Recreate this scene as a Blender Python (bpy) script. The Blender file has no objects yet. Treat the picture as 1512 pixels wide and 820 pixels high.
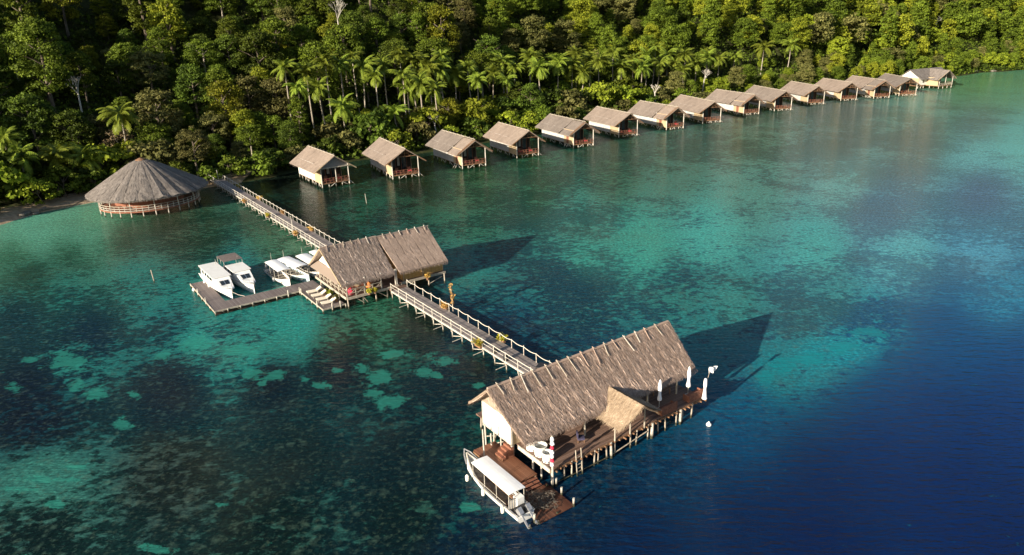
import bpy, bmesh, math, random
import numpy as np
from mathutils import Vector, Matrix
R = math.radians
random.seed(7); rng = np.random.default_rng(7)
sc = bpy.context.scene
COL = sc.collection

# ------------------------------------------------------------------ camera
CH = 35.0                                   # camera height over the water, metres
FPX, YH, ROLL = 1050.0, 20.0, 0.03          # focal length in photo pixels (1512 wide), horizon row, roll
th = math.atan((410 - YH) / FPX)
fwd = np.array([0, math.cos(th), -math.sin(th)]); r0 = np.array([1.0, 0, 0]); u0 = np.cross(r0, fwd)
cR, sR = math.cos(ROLL), math.sin(ROLL)
rt = cR * r0 - sR * u0; up = sR * r0 + cR * u0
cam = bpy.data.cameras.new('camera'); camo = bpy.data.objects.new('camera', cam); COL.objects.link(camo)
cam.sensor_width = 36; cam.lens = FPX / 1512 * 36; cam.clip_start = .5; cam.clip_end = 6000
M = Matrix.Identity(4)
for i in range(3):
    M[i][0] = rt[i]; M[i][1] = up[i]; M[i][2] = -fwd[i]
M[2][3] = CH
camo.matrix_world = M
sc.camera = camo

def at(px, py, z=0.0):
    """world point at height z seen at photo pixel (px,py); used once to lay the site out"""
    d = fwd * FPX + rt * (px - 756) - up * (py - 410)
    t = (z - CH) / d[2]
    p = d * t
    return Vector((p[0], p[1], z))
def pix(P):
    q = np.array([P[0], P[1], P[2] - CH]); w = q @ fwd
    return 756 + FPX * (q @ rt) / w, 410 - FPX * (q @ up) / w, w

# ------------------------------------------------------------------ light
SUN_AZ, SUN_EL = 46.0, 16.5                 # light travels towards azimuth 46 deg (from +X to +Y)
w = bpy.data.worlds.new('World'); sc.world = w; w.use_nodes = True
nt = w.node_tree; bg = nt.nodes['Background']
sky = nt.nodes.new('ShaderNodeTexSky'); sky.sky_type = 'NISHITA'; sky.sun_disc = False
sky.sun_elevation = R(SUN_EL); sky.sun_rotation = R(270 - SUN_AZ)
nt.links.new(sky.outputs[0], bg.inputs[0]); bg.inputs[1].default_value = .062
sl = bpy.data.lights.new('sun', 'SUN'); so = bpy.data.objects.new('sun', sl); COL.objects.link(so)
sl.energy = 4.9; sl.angle = R(.5); sl.color = (1, .87, .69)
ce = math.cos(R(SUN_EL))
so.rotation_euler = Vector((math.cos(R(SUN_AZ)) * ce, math.sin(R(SUN_AZ)) * ce, -math.sin(R(SUN_EL)))).to_track_quat('-Z', 'Y').to_euler()
so.location = (-100, -100, 80)
vs = sc.view_settings; vs.view_transform = 'Standard'; vs.look = 'None'; vs.gamma = 1; vs.exposure = 1.2
sc.render.resolution_x = 1024; sc.render.resolution_y = 555

# ------------------------------------------------------------------ materials
def lin(c):
    c = c / 255.0
    return c / 12.92 if c <= .04045 else ((c + .055) / 1.055) ** 2.4
class NT:
    def __init__(s, name):
        s.m = bpy.data.materials.new(name); s.m.use_nodes = True; s.t = s.m.node_tree
        s.b = s.t.nodes['Principled BSDF']
    def n(s, ty, **kw):
        x = s.t.nodes.new(ty)
        for k, v in kw.items():
            if k.startswith('i_'): x.inputs[k[2:].replace('_', ' ')].default_value = v
            else: setattr(x, k, v)
        return x
    def l(s, a, b): s.t.links.new(a, b)
    def coord(s, which='Object', scale=(1, 1, 1), rot=(0, 0, 0)):
        tc = s.n('ShaderNodeTexCoord'); mp = s.n('ShaderNodeMapping')
        mp.inputs['Scale'].default_value = scale; mp.inputs['Rotation'].default_value = rot
        s.l(tc.outputs[which], mp.inputs['Vector']); return mp.outputs[0]
    def noise(s, vec, scale, detail=4, rough=.55, dist=0):
        x = s.n('ShaderNodeTexNoise'); x.inputs['Scale'].default_value = scale; x.inputs['Detail'].default_value = detail
        x.inputs['Roughness'].default_value = rough; x.inputs['Distortion'].default_value = dist
        s.l(vec, x.inputs['Vector']); return x.outputs['Fac']
    def ramp(s, fac, stops):
        x = s.n('ShaderNodeValToRGB'); e = x.color_ramp.elements
        while len(e) < len(stops): e.new(.5)
        for i, (p, c) in enumerate(stops):
            e[i].position = p; e[i].color = (*c, 1) if len(c) == 3 else c
        s.l(fac, x.inputs[0]); return x.outputs[0]
    def math(s, op, a, b=None, c=None, clamp=False):
        x = s.n('ShaderNodeMath', operation=op); x.use_clamp = clamp
        for i, v in enumerate((a, b, c)):
            if v is None: continue
            if isinstance(v, (int, float)): x.inputs[i].default_value = v
            else: s.l(v, x.inputs[i])
        return x.outputs[0]
    def mix(s, fac, a, b, mode='MIX'):
        x = s.n('ShaderNodeMix', data_type='RGBA', blend_type=mode)
        for i, v in ((0, fac), (6, a), (7, b)):
            if isinstance(v, (int, float)): x.inputs[i].default_value = v
            elif isinstance(v, tuple): x.inputs[i].default_value = (*v, 1)
            else: s.l(v, x.inputs[i])
        return x.outputs[2]
    def bump(s, h, strength=.3, dist=.05, prev=None):
        x = s.n('ShaderNodeBump'); x.inputs['Strength'].default_value = strength; x.inputs['Distance'].default_value = dist
        s.l(h, x.inputs['Height'])
        if prev is not None: s.l(prev, x.inputs['Normal'])
        return x.outputs[0]
    def out(s, col=None, rough=.8, normal=None, spec=None):
        if col is not None:
            if isinstance(col, tuple): s.b.inputs['Base Color'].default_value = (*col, 1)
            else: s.l(col, s.b.inputs['Base Color'])
        if isinstance(rough, (int, float)): s.b.inputs['Roughness'].default_value = rough
        else: s.l(rough, s.b.inputs['Roughness'])
        if normal is not None: s.l(normal, s.b.inputs['Normal'])
        if spec is not None: s.b.inputs['Specular IOR Level'].default_value = spec
        return s.m

def mottled(name, c0, c1, scale=3, rough=.8, stretch=(1, 1, 1), bump=.2, spec=.3, lines=0, tide=False):
    t = NT(name); v = t.coord('Object', stretch); f = t.noise(v, scale, 5)
    col = t.ramp(f, [(.3, c0), (.7, c1)])
    if lines:                                            # joints between boards or woven strips
        sx = t.n('ShaderNodeSeparateXYZ'); t.l(t.coord('Object'), sx.inputs[0])
        fr = t.math('FRACT', t.math('DIVIDE', t.math('ADD', sx.outputs[0], t.math('MULTIPLY', sx.outputs[1], 1.003)), lines))
        col = t.mix(t.math('MULTIPLY', t.math('LESS_THAN', fr, .09), .45), col, tuple(x * .4 for x in c0))
    if tide:                                             # weed and wet wood just above the sea
        ge = t.n('ShaderNodeNewGeometry'); sx = t.n('ShaderNodeSeparateXYZ'); t.l(ge.outputs['Position'], sx.inputs[0])
        k = t.math('MULTIPLY', t.math('SUBTRACT', .62, t.math('ADD', sx.outputs[2], t.math('MULTIPLY', f, .35)), clamp=True), 5, clamp=True)
        col = t.mix(k, col, (.035, .038, .022))
    return t.out(col, rough, t.bump(f, bump, .03), spec)

def thatch(name, c0, c1, c2, seam=1.25, seam_d=.6, mossy=None):
    """UV: u runs along the ridge in metres, v down the slope in metres"""
    t = NT(name)
    v = t.coord('UV', (1, 1, 1))
    w_ = t.noise(v, .9, 3)                                   # wobble
    sx = t.n('ShaderNodeSeparateXYZ'); t.l(v, sx.inputs[0])
    st = t.coord('UV', (9, .9, 1)); f = t.noise(st, 1.6, 6, .65)
    st2 = t.coord('UV', (26, 2.2, 1)); f2 = t.noise(st2, 1.3, 3, .6)
    lay = t.coord('UV', (.35, 2.2, 1)); f3 = t.noise(lay, 1.2, 3)
    ff = t.math('ADD', t.math('MULTIPLY', f, .6), t.math('MULTIPLY', f2, .4))
    col = t.ramp(ff, [(.37, c0), (.5, c1), (.635, c2)])
    big = t.noise(t.coord('UV', (.4, .25, 1)), 1.1, 4, .6)
    col = t.mix(t.math('MULTIPLY', t.math('SUBTRACT', big, .42, clamp=True), 2.6, clamp=True), col, tuple(x * .62 for x in c1))
    # dark seams between thatch strips
    xx = t.math('ADD', sx.outputs[0], t.math('MULTIPLY', t.math('SUBTRACT', w_, .5), .3))
    fr = t.math('FRACT', t.math('DIVIDE', xx, seam))
    dd = t.math('ABSOLUTE', t.math('SUBTRACT', fr, .5))
    seamm = t.math('MULTIPLY', t.math('SUBTRACT', .08, dd, clamp=True), 14, clamp=True)
    gate = t.math('MULTIPLY', t.math('SUBTRACT', t.noise(t.coord('UV', (.8, .35, 1)), 1.7, 3), .4, clamp=True), 5, clamp=True)
    seamm = t.math('MULTIPLY', t.math('MULTIPLY', seamm, gate), seam_d)
    col = t.mix(seamm, col, tuple(x * .35 for x in c0))
    h = t.math('ADD', t.math('SUBTRACT', ff, seamm), t.math('MULTIPLY', f3, .5))
    if mossy: col = t.mix(t.math('MULTIPLY', f3, mossy[1]), col, mossy[0])
    oi = t.n('ShaderNodeObjectInfo'); hv = t.n('ShaderNodeHueSaturation'); t.l(col, hv.inputs['Color']); t.l(t.math('ADD', .76, t.math('MULTIPLY', oi.outputs['Random'], .38)), hv.inputs['Value']); t.l(t.math('ADD', .75, t.math('MULTIPLY', oi.outputs['Random'], .35)), hv.inputs['Saturation']); col = hv.outputs[0]
    return t.out(col, .95, t.bump(h, .55, .07), .1)

def planks(name, c0, c1, axis='x', width=.16, blotch=.5, rough=.75, c2=None):
    """boards: axis is the coordinate that counts boards"""
    t = NT(name); v = t.coord('Object'); sx = t.n('ShaderNodeSeparateXYZ'); t.l(v, sx.inputs[0])
    a = sx.outputs[0 if axis == 'x' else 1]
    k = t.math('DIVIDE', a, width); fr = t.math('FRACT', k); fl = t.math('FLOOR', k)
    wn = t.n('ShaderNodeTexWhiteNoise', noise_dimensions='1D'); t.l(fl, wn.inputs['W'])
    big = t.noise(v, blotch, 5, .6)
    grain = t.noise(t.coord('Object', (3, 14, 3) if axis == 'y' else (14, 3, 3)), 1.5, 4)
    f = t.math('ADD', t.math('MULTIPLY', wn.outputs[0], .42), t.math('ADD', t.math('MULTIPLY', big, .4), t.math('MULTIPLY', grain, .2)))
    col = t.ramp(f, [(.2, c0), (.78, c1)] + ([(.9, c2)] if c2 else []))
    gap = t.math('LESS_THAN', fr, .1)
    col = t.mix(t.math('MULTIPLY', gap, .75), col, tuple(x * .2 for x in c0))
    return t.out(col, rough, t.bump(t.math('SUBTRACT', f, gap), .5, .02), .25)

m_thatch = thatch('thatch_weathered', (.085, .058, .045), (.37, .28, .23), (.72, .60, .52), seam=1.2, seam_d=.95)
m_thatch2 = thatch('thatch_even', (.18, .13, .10), (.34, .25, .20), (.50, .40, .335), seam=1.15, seam_d=.75)
m_thatchg = thatch('thatch_golden', (.17, .12, .08), (.37, .285, .205), (.60, .50, .385), seam=3, seam_d=.2)
m_thatchh = thatch('thatch_hut', (.155, .122, .10), (.235, .192, .163), (.33, .28, .24), seam=2.4, seam_d=.25)
m_thatchr = thatch('thatch_round', (.095, .082, .075), (.21, .185, .168), (.36, .325, .30), seam=2.0, seam_d=.85)
m_under = mottled('roof_underside', (.10, .065, .035), (.24, .16, .09), 6)
m_pole = mottled('bleached_pole', (.26, .225, .18), (.46, .42, .35), 4, .8, (1, 1, .5), tide=True)
m_polew = mottled('whitewashed_pole', (.33, .305, .265), (.56, .53, .47), 3, .7, tide=True)
m_wood = mottled('brown_wood', (.13, .07, .04), (.28, .16, .09), 4, .75, (1, 1, .4))
m_dark = mottled('dark_wood_and_shade', (.025, .018, .013), (.06, .04, .03), 3, .9)  # near-black wood that also paints the shade of openings and porch interiors
m_jetty = planks('jetty_boards', (.17, .145, .135), (.31, .27, .255), 'y', .17, .35)
m_dock = planks('dock_boards', (.14, .115, .11), (.24, .205, .195), 'x', .17, .35)
m_deck = planks('deck_boards', (.11, .066, .048), (.245, .16, .125), 'y', .19, .22, .7)
m_deckr = planks('red_deck_boards', (.13, .055, .032), (.25, .115, .068), 'x', .16, .5, .5)
m_deckw = planks('wet_deck_boards', (.07, .03, .02), (.17, .075, .045), 'x', .16, .6, .35)
m_white = mottled('white_panel', (.58, .57, .52), (.80, .79, .75), 1.3, .6, (1, 1, 2), lines=.9)
m_tan = mottled('woven_panel', (.32, .24, .15), (.50, .39, .25), 5, .8, (1, 1, 3), lines=.42)
m_ochre = mottled('ochre_panel', (.36, .21, .07), (.52, .33, .13), 3, .8, (1, 1, 4), lines=.6)
m_whiteshade = mottled('shaded_white_panel', (.36, .355, .35), (.56, .55, .53), 1.5, .7, lines=.8)  # white hut wall with the neighbours' shade painted into its grey
m_gable = mottled('grey_gable', (.16, .155, .16), (.26, .25, .25), 3, .8)
m_redw = mottled('red_brown_wood', (.15, .06, .038), (.28, .12, .075), 5)
def boatwhite():
    t = NT('boat_paint'); v = t.coord('Object'); f = t.noise(v, 1.5, 5, .65)
    col = t.ramp(f, [(.25, (.80, .80, .78)), (.6, (.89, .89, .87))])
    t.b.inputs['Coat Weight'].default_value = .2
    return t.out(col, t.math('ADD', .2, t.math('MULTIPLY', f, .25)))
m_boat = boatwhite()
m_canvas = mottled('canvas', (.80, .81, .82), (.90, .91, .92), 1.6, .8, (1, 1, 1), .35)
m_boatin = mottled('boat_inside', (.10, .085, .075), (.30, .26, .22), 3)
m_hullblue = mottled('pale_blue_paint', (.45, .60, .62), (.60, .74, .76), 2, .4)
m_black = mottled('black_rubber', (.015, .015, .016), (.04, .04, .042), 6, .5)
m_metal = mottled('brushed_metal', (.42, .43, .45), (.62, .63, .65), 5, .35)
m_metal.node_tree.nodes['Principled BSDF'].inputs['Metallic'].default_value = .7
m_glass = mottled('dark_window', (.012, .016, .022), (.03, .04, .05), 2, .08, (1, 1, 1), .0, .6)
m_awn = mottled('brown_awning', (.13, .105, .095), (.21, .175, .16), 2, .85)
m_tank = mottled('white_plastic', (.74, .74, .70), (.84, .84, .80), 2, .45)
m_grey = mottled('grey_plastic', (.25, .26, .25), (.42, .43, .42), 4, .6)
m_rope = mottled('rope', (.58, .54, .46), (.76, .72, .64), 20, .9)
m_red = mottled('red_cloth', (.50, .02, .05), (.70, .05, .10), 5, .85)
m_cush = mottled('cream_cushion', (.68, .62, .50), (.82, .77, .66), 4, .85)
m_orange = mottled('orange_cloth', (.50, .16, .04), (.70, .28, .10), 5, .85)
m_net = mottled('wet_net', (.05, .05, .045), (.20, .17, .14), 9, .8)

def foliage(name, c0, c1, hue=.0, trans=.26, rough=.6, contrast=(.28, .75)):
    t = NT(name)
    oi = t.n('ShaderNodeObjectInfo'); a = t.n('ShaderNodeAttribute', attribute_name='leaf')
    ge = t.coord('Object'); f = t.noise(ge, .55, 3)
    k = t.math('ADD', t.math('MULTIPLY', a.outputs['Fac'], .55), t.math('MULTIPLY', f, .45))
    col = t.ramp(k, [(contrast[0], c0), (contrast[1], c1)])
    hs = t.n('ShaderNodeHueSaturation'); t.l(col, hs.inputs['Color'])
    hs.inputs['Saturation'].default_value = 1.0
    t.l(t.math('ADD', .485, t.math('MULTIPLY', oi.outputs['Random'], .025)), hs.inputs['Hue'])
    t.l(t.math('ADD', .72, t.math('MULTIPLY', oi.outputs['Random'], .55)), hs.inputs['Value'])
    t.l(hs.outputs[0], t.b.inputs['Base Color']); t.b.inputs['Roughness'].default_value = rough
    t.b.inputs['Specular IOR Level'].default_value = .12
    tr = t.n('ShaderNodeBsdfTranslucent'); t.l(hs.outputs[0], tr.inputs[0])
    mx = t.n('ShaderNodeMixShader'); mx.inputs[0].default_value = trans
    t.l(t.b.outputs[0], mx.inputs[1]); t.l(tr.outputs[0], mx.inputs[2])
    o = [n for n in t.t.nodes if n.type == 'OUTPUT_MATERIAL'][0]; t.l(mx.outputs[0], o.inputs[0])
    return t.m
m_leaf = [foliage('leaves_dark_green', (.024, .040, .006), (.110, .160, .018)),
          foliage('leaves_mid_green', (.034, .054, .006), (.155, .210, .020)),
          foliage('leaves_yellow_green', (.070, .095, .008), (.28, .30, .024)),
          foliage('leaves_olive', (.055, .062, .016), (.180, .175, .055)),
          foliage('leaves_lime', (.075, .110, .008), (.26, .31, .025))]
m_frond = foliage('palm_leaves', (.08, .13, .016), (.28, .34, .045), trans=.3, rough=.45)
m_bark = mottled('pale_bark', (.20, .17, .13), (.42, .38, .32), 3, .9, (1, 1, .3))
m_barkd = mottled('brown_bark', (.07, .055, .04), (.17, .14, .11), 3, .9, (1, 1, .3))
m_deadw = mottled('bare_branches', (.38, .35, .31), (.58, .55, .50), 3, .9)
m_plant = foliage('planter_leaves', (.22, .22, .02), (.52, .45, .05), trans=.2)
m_planto = foliage('orange_planter_leaves', (.30, .18, .05), (.60, .38, .12), trans=.2)
m_twig = foliage('dry_leaves', (.16, .12, .06), (.34, .27, .15), trans=.1)

# ------------------------------------------------------------------ mesh builder
class MB:
    def __init__(s): s.v = []; s.f = []; s.uv = []; s.T = None
    def add(s, vs, fs, uvs=None):
        o = len(s.v)
        for p in vs:
            p = Vector(p)
            if s.T is not None: p = s.T @ p
            s.v.append(tuple(p))
        for i, f in enumerate(fs):
            s.f.append(tuple(o + k for k in f))
            s.uv.append(uvs[i] if uvs else [(0.0, 0.0)] * len(f))
        return s
    def hexa(s, P):                       # 8 corners: bottom ring 0-3, top ring 4-7
        return s.add(P, [(0, 3, 2, 1), (4, 5, 6, 7), (0, 1, 5, 4), (1, 2, 6, 5), (2, 3, 7, 6), (3, 0, 4, 7)])
    def box(s, x0, x1, y0, y1, z0, z1):
        return s.hexa([(x0, y0, z0), (x1, y0, z0), (x1, y1, z0), (x0, y1, z0), (x0, y0, z1), (x1, y0, z1), (x1, y1, z1), (x0, y1, z1)])
    def beam(s, p0, p1, w, h=None, upv=(0, 0, 1)):
        h = h or w; p0 = Vector(p0); p1 = Vector(p1); d = (p1 - p0).normalized(); u = Vector(upv)
        if abs(d.dot(u)) > .95: u = Vector((1, 0, 0))
        a = d.cross(u).normalized() * w / 2; b = a.cross(d).normalized() * h / 2
        return s.hexa([p0 - a - b, p0 + a - b, p1 + a - b, p1 - a - b, p0 - a + b, p0 + a + b, p1 + a + b, p1 - a + b])
    def cyl(s, p0, p1, r0_, r1_=None, n=8, cap=True):
        r1_ = r0_ if r1_ is None else r1_; p0 = Vector(p0); p1 = Vector(p1); d = (p1 - p0).normalized()
        u = Vector((0, 0, 1)) if abs(d.z) < .9 else Vector((1, 0, 0)); a = d.cross(u).normalized(); b = d.cross(a).normalized()
        vs_ = []
        for p, r in ((p0, r0_), (p1, r1_)):
            for k in range(n):
                t = 2 * math.pi * k / n; vs_.append(p + a * math.cos(t) * r + b * math.sin(t) * r)
        fs = [(k, (k + 1) % n, n + (k + 1) % n, n + k) for k in range(n)]
        if cap: fs += [tuple(range(n - 1, -1, -1)), tuple(range(n, 2 * n))]
        return s.add(vs_, fs)
    def tube(s, pts, radii, n=6):
        for i in range(len(pts) - 1): s.cyl(pts[i], pts[i + 1], radii[i], radii[i + 1], n, cap=(i in (0, len(pts) - 2)))
        return s
    def lathe(s, prof, n=16, c=(0, 0, 0), closed=False):
        vs_ = [(c[0] + r * math.cos(2 * math.pi * k / n), c[1] + r * math.sin(2 * math.pi * k / n), c[2] + z) for r, z in prof for k in range(n)]
        fs = [(i * n + k, i * n + (k + 1) % n, (i + 1) * n + (k + 1) % n, (i + 1) * n + k) for i in range(len(prof) - 1) for k in range(n)]
        return s.add(vs_, fs)
    def blade(s, p, d, side, L, w, droop=0):
        p = Vector(p); d = Vector(d).normalized(); side = Vector(side).normalized()
        q = p + d * L; q.z -= droop
        u = random.random() * 40; v = random.random() * 9
        return s.add([p - side * w / 2, p + side * w / 2, q + side * w * .18, q - side * w * .18], [(0, 1, 2, 3)],
                     [[(u, v), (u + w, v), (u + w, v + L), (u, v + L)]])
    def mesh(s, name, smooth=False):
        me = bpy.data.meshes.new(name); me.from_pydata(s.v, [], s.f)
        uvl = me.uv_layers.new(name='UVMap'); flat = [c for f in s.uv for uv in f for c in uv]
        uvl.data.foreach_set('uv', flat)
        if smooth: me.shade_smooth()
        me.validate(); return me
    def build(s, name, mat, parent=None, label=None, smooth=False):
        me = s.mesh(name, smooth); me.materials.append(mat)
        o = bpy.data.objects.new(name, me); COL.objects.link(o)
        if parent is not None: o.parent = parent
        if label: o['label'] = label
        return o

def tag(o, label, cat, group=None, kind=None):
    o['label'] = label; o['category'] = cat
    if group: o['group'] = group
    if kind: o['kind'] = kind
    return o
def thing(name, label, cat, loc=(0, 0, 0), rz=0.0, group=None):
    o = bpy.data.objects.new(name, None); COL.objects.link(o); o.empty_display_size = .3
    o.location = loc; o.rotation_euler = (0, 0, rz)
    return tag(o, label, cat, group)
def kids(o): return [c for c in KIDS.get(o.name, [])]
KIDS = {}
def index_kids():
    KIDS.clear()
    for o in bpy.data.objects:
        if o.parent: KIDS.setdefault(o.parent.name, []).append(o)
def dup(root, loc, rz, label, scale=None, group=None):
    def cp(o, par):
        c = o.copy(); COL.objects.link(c)
        if par is not None: c.parent = par
        for k in KIDS.get(o.name, []): cp(k, c)
        return c
    r = cp(root, None); r.location = loc; r.rotation_euler = (0, 0, rz); r['label'] = label
    if scale: r.scale = scale
    if group: r['group'] = group
    return r

# resort frame: u along the ridges of the two pavilions, v along the jetty towards land
UA = math.atan2(.577, .817); OX, OY = 2.56, 46.75
def W(u, v, z=0.0): return (OX + u * math.cos(UA) - v * math.sin(UA), OY + u * math.sin(UA) + v * math.cos(UA), z)

def roof(mb, x0, x1, zr, yr, yn, zn, yf, zf, T=lambda p: p, over=0.0, thick=.22, nx=26, ny=8, amp=.05, blades=0, fringe=0, blen=.6, bw=.05):
    """gable roof with its ridge along x; yn/yf the near and far eaves; over = how much further the ridge reaches than the eaves"""
    for side, (ye, ze) in enumerate(((yn, zn), (yf, zf))):
        L = math.hypot(ye - yr, ze - zr); nrm = Vector((0, (zr - ze) * (1 if ye > yr else -1), abs(ye - yr))).normalized()
        grid = []
        for i in range(nx + 1):
            for j in range(ny + 1):
                s_ = j / ny; ov = over * (1 - s_)
                x = (x0 - ov) + (x1 - x0 + 2 * ov) * i / nx
                d = (amp * (random.random() - .5) * 2 + (amp * 1.7 * (1 - ((x + .12 * math.sin(x * .7)) / 1.2) % 1.0) if amp > .03 else 0)) if 0 < i < nx and 0 < j else 0
                sag = -.10 * math.sin(math.pi * s_) * (1 if amp > .02 else .3)
                zz = zr + (ze - zr) * s_ + sag + d
                if j == ny: zz += random.uniform(-.5, .5) * amp; 
                grid.append(((x, yr + (ye - yr) * s_, zz), (x, s_ * L)))
        o = [T(g[0]) for g in grid]
        fs = []; uv = []
        for i in range(nx):
            for j in range(ny):
                a, b, c, d_ = i * (ny + 1) + j, (i + 1) * (ny + 1) + j, (i + 1) * (ny + 1) + j + 1, i * (ny + 1) + j + 1
                q = (a, b, c, d_) if side == 1 else (a, d_, c, b)
                fs.append(q); uv.append([(grid[k][1][0] + side * 31, grid[k][1][1]) for k in q])
        mb.add(o, fs, uv)
        # rim faces (thickness) and underside
        lo = [T((g[0][0], g[0][1], g[0][2] - thick)) for g in grid]
        n1 = ny + 1
        ring = [(i * n1 + ny) for i in range(nx + 1)]
        for k in range(nx):
            a, b = ring[k], ring[k + 1]; mb.add([o[a], o[b], lo[b], lo[a]], [(0, 1, 2, 3)], [[(grid[a][1][0], 9), (grid[b][1][0], 9), (grid[b][1][0], 9.2), (grid[a][1][0], 9.2)]])
        for e in (0, nx):
            for j in range(ny):
                a, b = e * n1 + j, e * n1 + j + 1; mb.add([o[a], o[b], lo[b], lo[a]], [(0, 1, 2, 3)], [[(j * .3, 0), (j * .3 + .3, 0), (j * .3 + .3, .2), (j * .3, .2)]])
        mb.add([lo[0], lo[nx * n1], lo[nx * n1 + ny], lo[ny]], [(0, 1, 2, 3)], [[(0, 0), (3, 0), (3, 3), (0, 3)]])
        dn = Vector((0, ye - yr, ze - zr)).normalized()
        for _ in range(blades):
            s_ = random.random(); ov = over * (1 - s_); x = random.uniform(x0 - ov, x1 + ov)
            p = Vector((x, yr + (ye - yr) * s_, zr + (ze - zr) * s_ - .10 * math.sin(math.pi * s_))) + nrm * random.uniform(.02, .09)
            d = dn + Vector((random.uniform(-.22, .22), 0, 0)) + nrm * random.uniform(-.03, .10)
            _bl(mb, T, p, d, blen * random.uniform(.5, 1.4), bw)
        for _ in range(fringe):
            x = random.uniform(x0, x1); p = Vector((x, ye - dn.y * .3, ze - dn.z * .3 - random.uniform(0, thick)))
            d = dn + Vector((random.uniform(-.25, .25), 0, random.uniform(-.5, -.05)))
            _bl(mb, T, p, d, random.uniform(.35, .75), bw * 1.1)
        for e in (x0, x1):
            for _ in range(fringe // 6):
                s_ = random.random(); sg = -1 if e == x0 else 1
                p = Vector((e + sg * over * (1 - s_) - sg * .15, yr + (ye - yr) * s_, zr + (ze - zr) * s_ - random.uniform(0, thick)))
                _bl(mb, T, p, dn * .8 + Vector((sg * random.uniform(.2, .8), 0, random.uniform(-.2, .1))), random.uniform(.2, .5), bw)
def _bl(mb, T, p, d, L, w_):
    d = d.normalized(); q = p + d * L; sd = Vector((1, 0, 0)) * w_ / 2
    if abs(d.x) > .8: sd = Vector((0, 0, 1)) * w_ / 2
    u = random.random() * 40; v = random.random() * 9
    mb.add([T(p - sd), T(p + sd), T(q + sd * .3), T(q - sd * .3)], [(0, 1, 2, 3)], [[(u, v), (u + w_, v), (u + w_, v + L), (u, v + L)]])
# ------------------------------------------------------------------ terrain
SHORE = [(-420, -60), (-260, 20), (-175, 78), (-132, 104), (-108, 119), (-97.5, 130), (-94, 139), (-88, 147), (-80, 153), (-72, 156), (-62, 160), (-54, 172), (-42, 184), (-28, 191),
         (-14, 200), (0, 211), (15, 223), (30, 235), (46, 248), (63, 260), (80, 273), (98, 286), (116, 298), (134, 306), (152, 313),
         (170, 322), (188, 338), (206, 349), (224, 360), (243, 373), (267, 378), (300, 386), (380, 392), (700, 400)]
SP = np.array(SHORE, float)
def shore_dist(x, y):
    """signed distance inland (positive on land)"""
    x = np.asarray(x, float); y = np.asarray(y, float)
    best = np.full(x.shape, 1e9); sg = np.ones(x.shape)
    for a, b in zip(SP[:-1], SP[1:]):
        d = b - a; L2 = d @ d
        t = np.clip(((x - a[0]) * d[0] + (y - a[1]) * d[1]) / L2, 0, 1)
        qx = a[0] + t * d[0]; qy = a[1] + t * d[1]; ds = np.hypot(x - qx, y - qy)
        s_ = np.sign(d[0] * (y - a[1]) - d[1] * (x - a[0]))
        m = ds < best - 1e-6; best = np.where(m, ds, best); sg = np.where(m, s_, sg)
    return best * sg
def wav(x, y):
    return (np.sin(x * .031 + 1.3) * np.cos(y * .027 - .4) + .6 * np.sin(x * .071 - y * .053) + .35 * np.sin(x * .13 + y * .11 + 2))
def ground(x, y):
    s = shore_dist(x, y) + 1.2 * np.sin(np.asarray(x) * .23) + .8 * np.sin(np.asarray(y) * .31)
    fl = 22 + 8 * np.sin(np.asarray(x) * .02 + 1)                          # width of the coastal flat
    k = np.clip((np.asarray(x) + 40) / -60, 0, 1)
    fl = fl + 16 * k
    z = np.where(s < 0, s * .22, np.minimum(s, 9) * .16)
    z = z + .62 * np.clip(s - fl, 0, 110) + .35 * np.clip(s - fl - 110, 0, 200)
    z = z + np.clip((s - fl) / 30, 0, 1) * 4.5 * wav(x, y)
    return np.maximum(z, -7.0)

def grid_mesh(name, X, Y, Z, attrs=None, smooth=True):
    ny, nx = X.shape
    me = bpy.data.meshes.new(name)
    co = np.stack([X.ravel(), Y.ravel(), Z.ravel()], 1)
    idx = np.arange(nx * ny).reshape(ny, nx)
    q = np.stack([idx[:-1, :-1].ravel(), idx[:-1, 1:].ravel(), idx[1:, 1:].ravel(), idx[1:, :-1].ravel()], 1)
    me.vertices.add(len(co)); me.vertices.foreach_set('co', co.ravel())
    me.loops.add(q.size); me.loops.foreach_set('vertex_index', q.ravel())
    me.polygons.add(len(q)); me.polygons.foreach_set('loop_start', np.arange(0, q.size, 4))
    for k, (ty, a) in (attrs or {}).items():
        at_ = me.attributes.new(k, ty, 'POINT')
        at_.data.foreach_set('color' if ty == 'FLOAT_COLOR' else 'value', a.ravel().astype(np.float32))
    me.update(calc_edges=True); me.validate()
    if smooth: me.shade_smooth()
    return me
xs = np.concatenate([np.linspace(-2500, -330, 12), np.arange(-320, 560, 4.0), np.linspace(570, 2500, 12)])
ys = np.concatenate([np.linspace(-1500, 30, 10), np.arange(36, 640, 4.0), np.linspace(650, 2500, 12)])
X, Y = np.meshgrid(xs, ys); Z = ground(X, Y)
t = NT('forest_floor'); tc = t.coord('Object'); f = t.noise(tc, .4, 6, .6)
ge = t.n('ShaderNodeNewGeometry'); sx = t.n('ShaderNodeSeparateXYZ'); t.l(ge.outputs['Position'], sx.inputs[0])
soil = t.ramp(f, [(.3, (.022, .022, .010)), (.5, (.035, .045, .014)), (.75, (.075, .062, .035))])
sand = t.ramp(t.noise(tc, 1.3, 5), [(.3, (.30, .22, .14)), (.7, (.46, .36, .25))])
hh = t.math('ADD', sx.outputs[2], t.math('MULTIPLY', f, .8))
zone = t.math('MULTIPLY', t.math('LESS_THAN', hh, 1.55), t.math('LESS_THAN', sx.outputs[0], -62.0))
far = t.math('LESS_THAN', hh, .1)
mm = t.math('MAXIMUM', zone, t.math('MULTIPLY', far, .55))
m_ground = t.out(t.mix(mm, soil, sand), .95, t.bump(f, .6, .4), .1)
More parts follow.
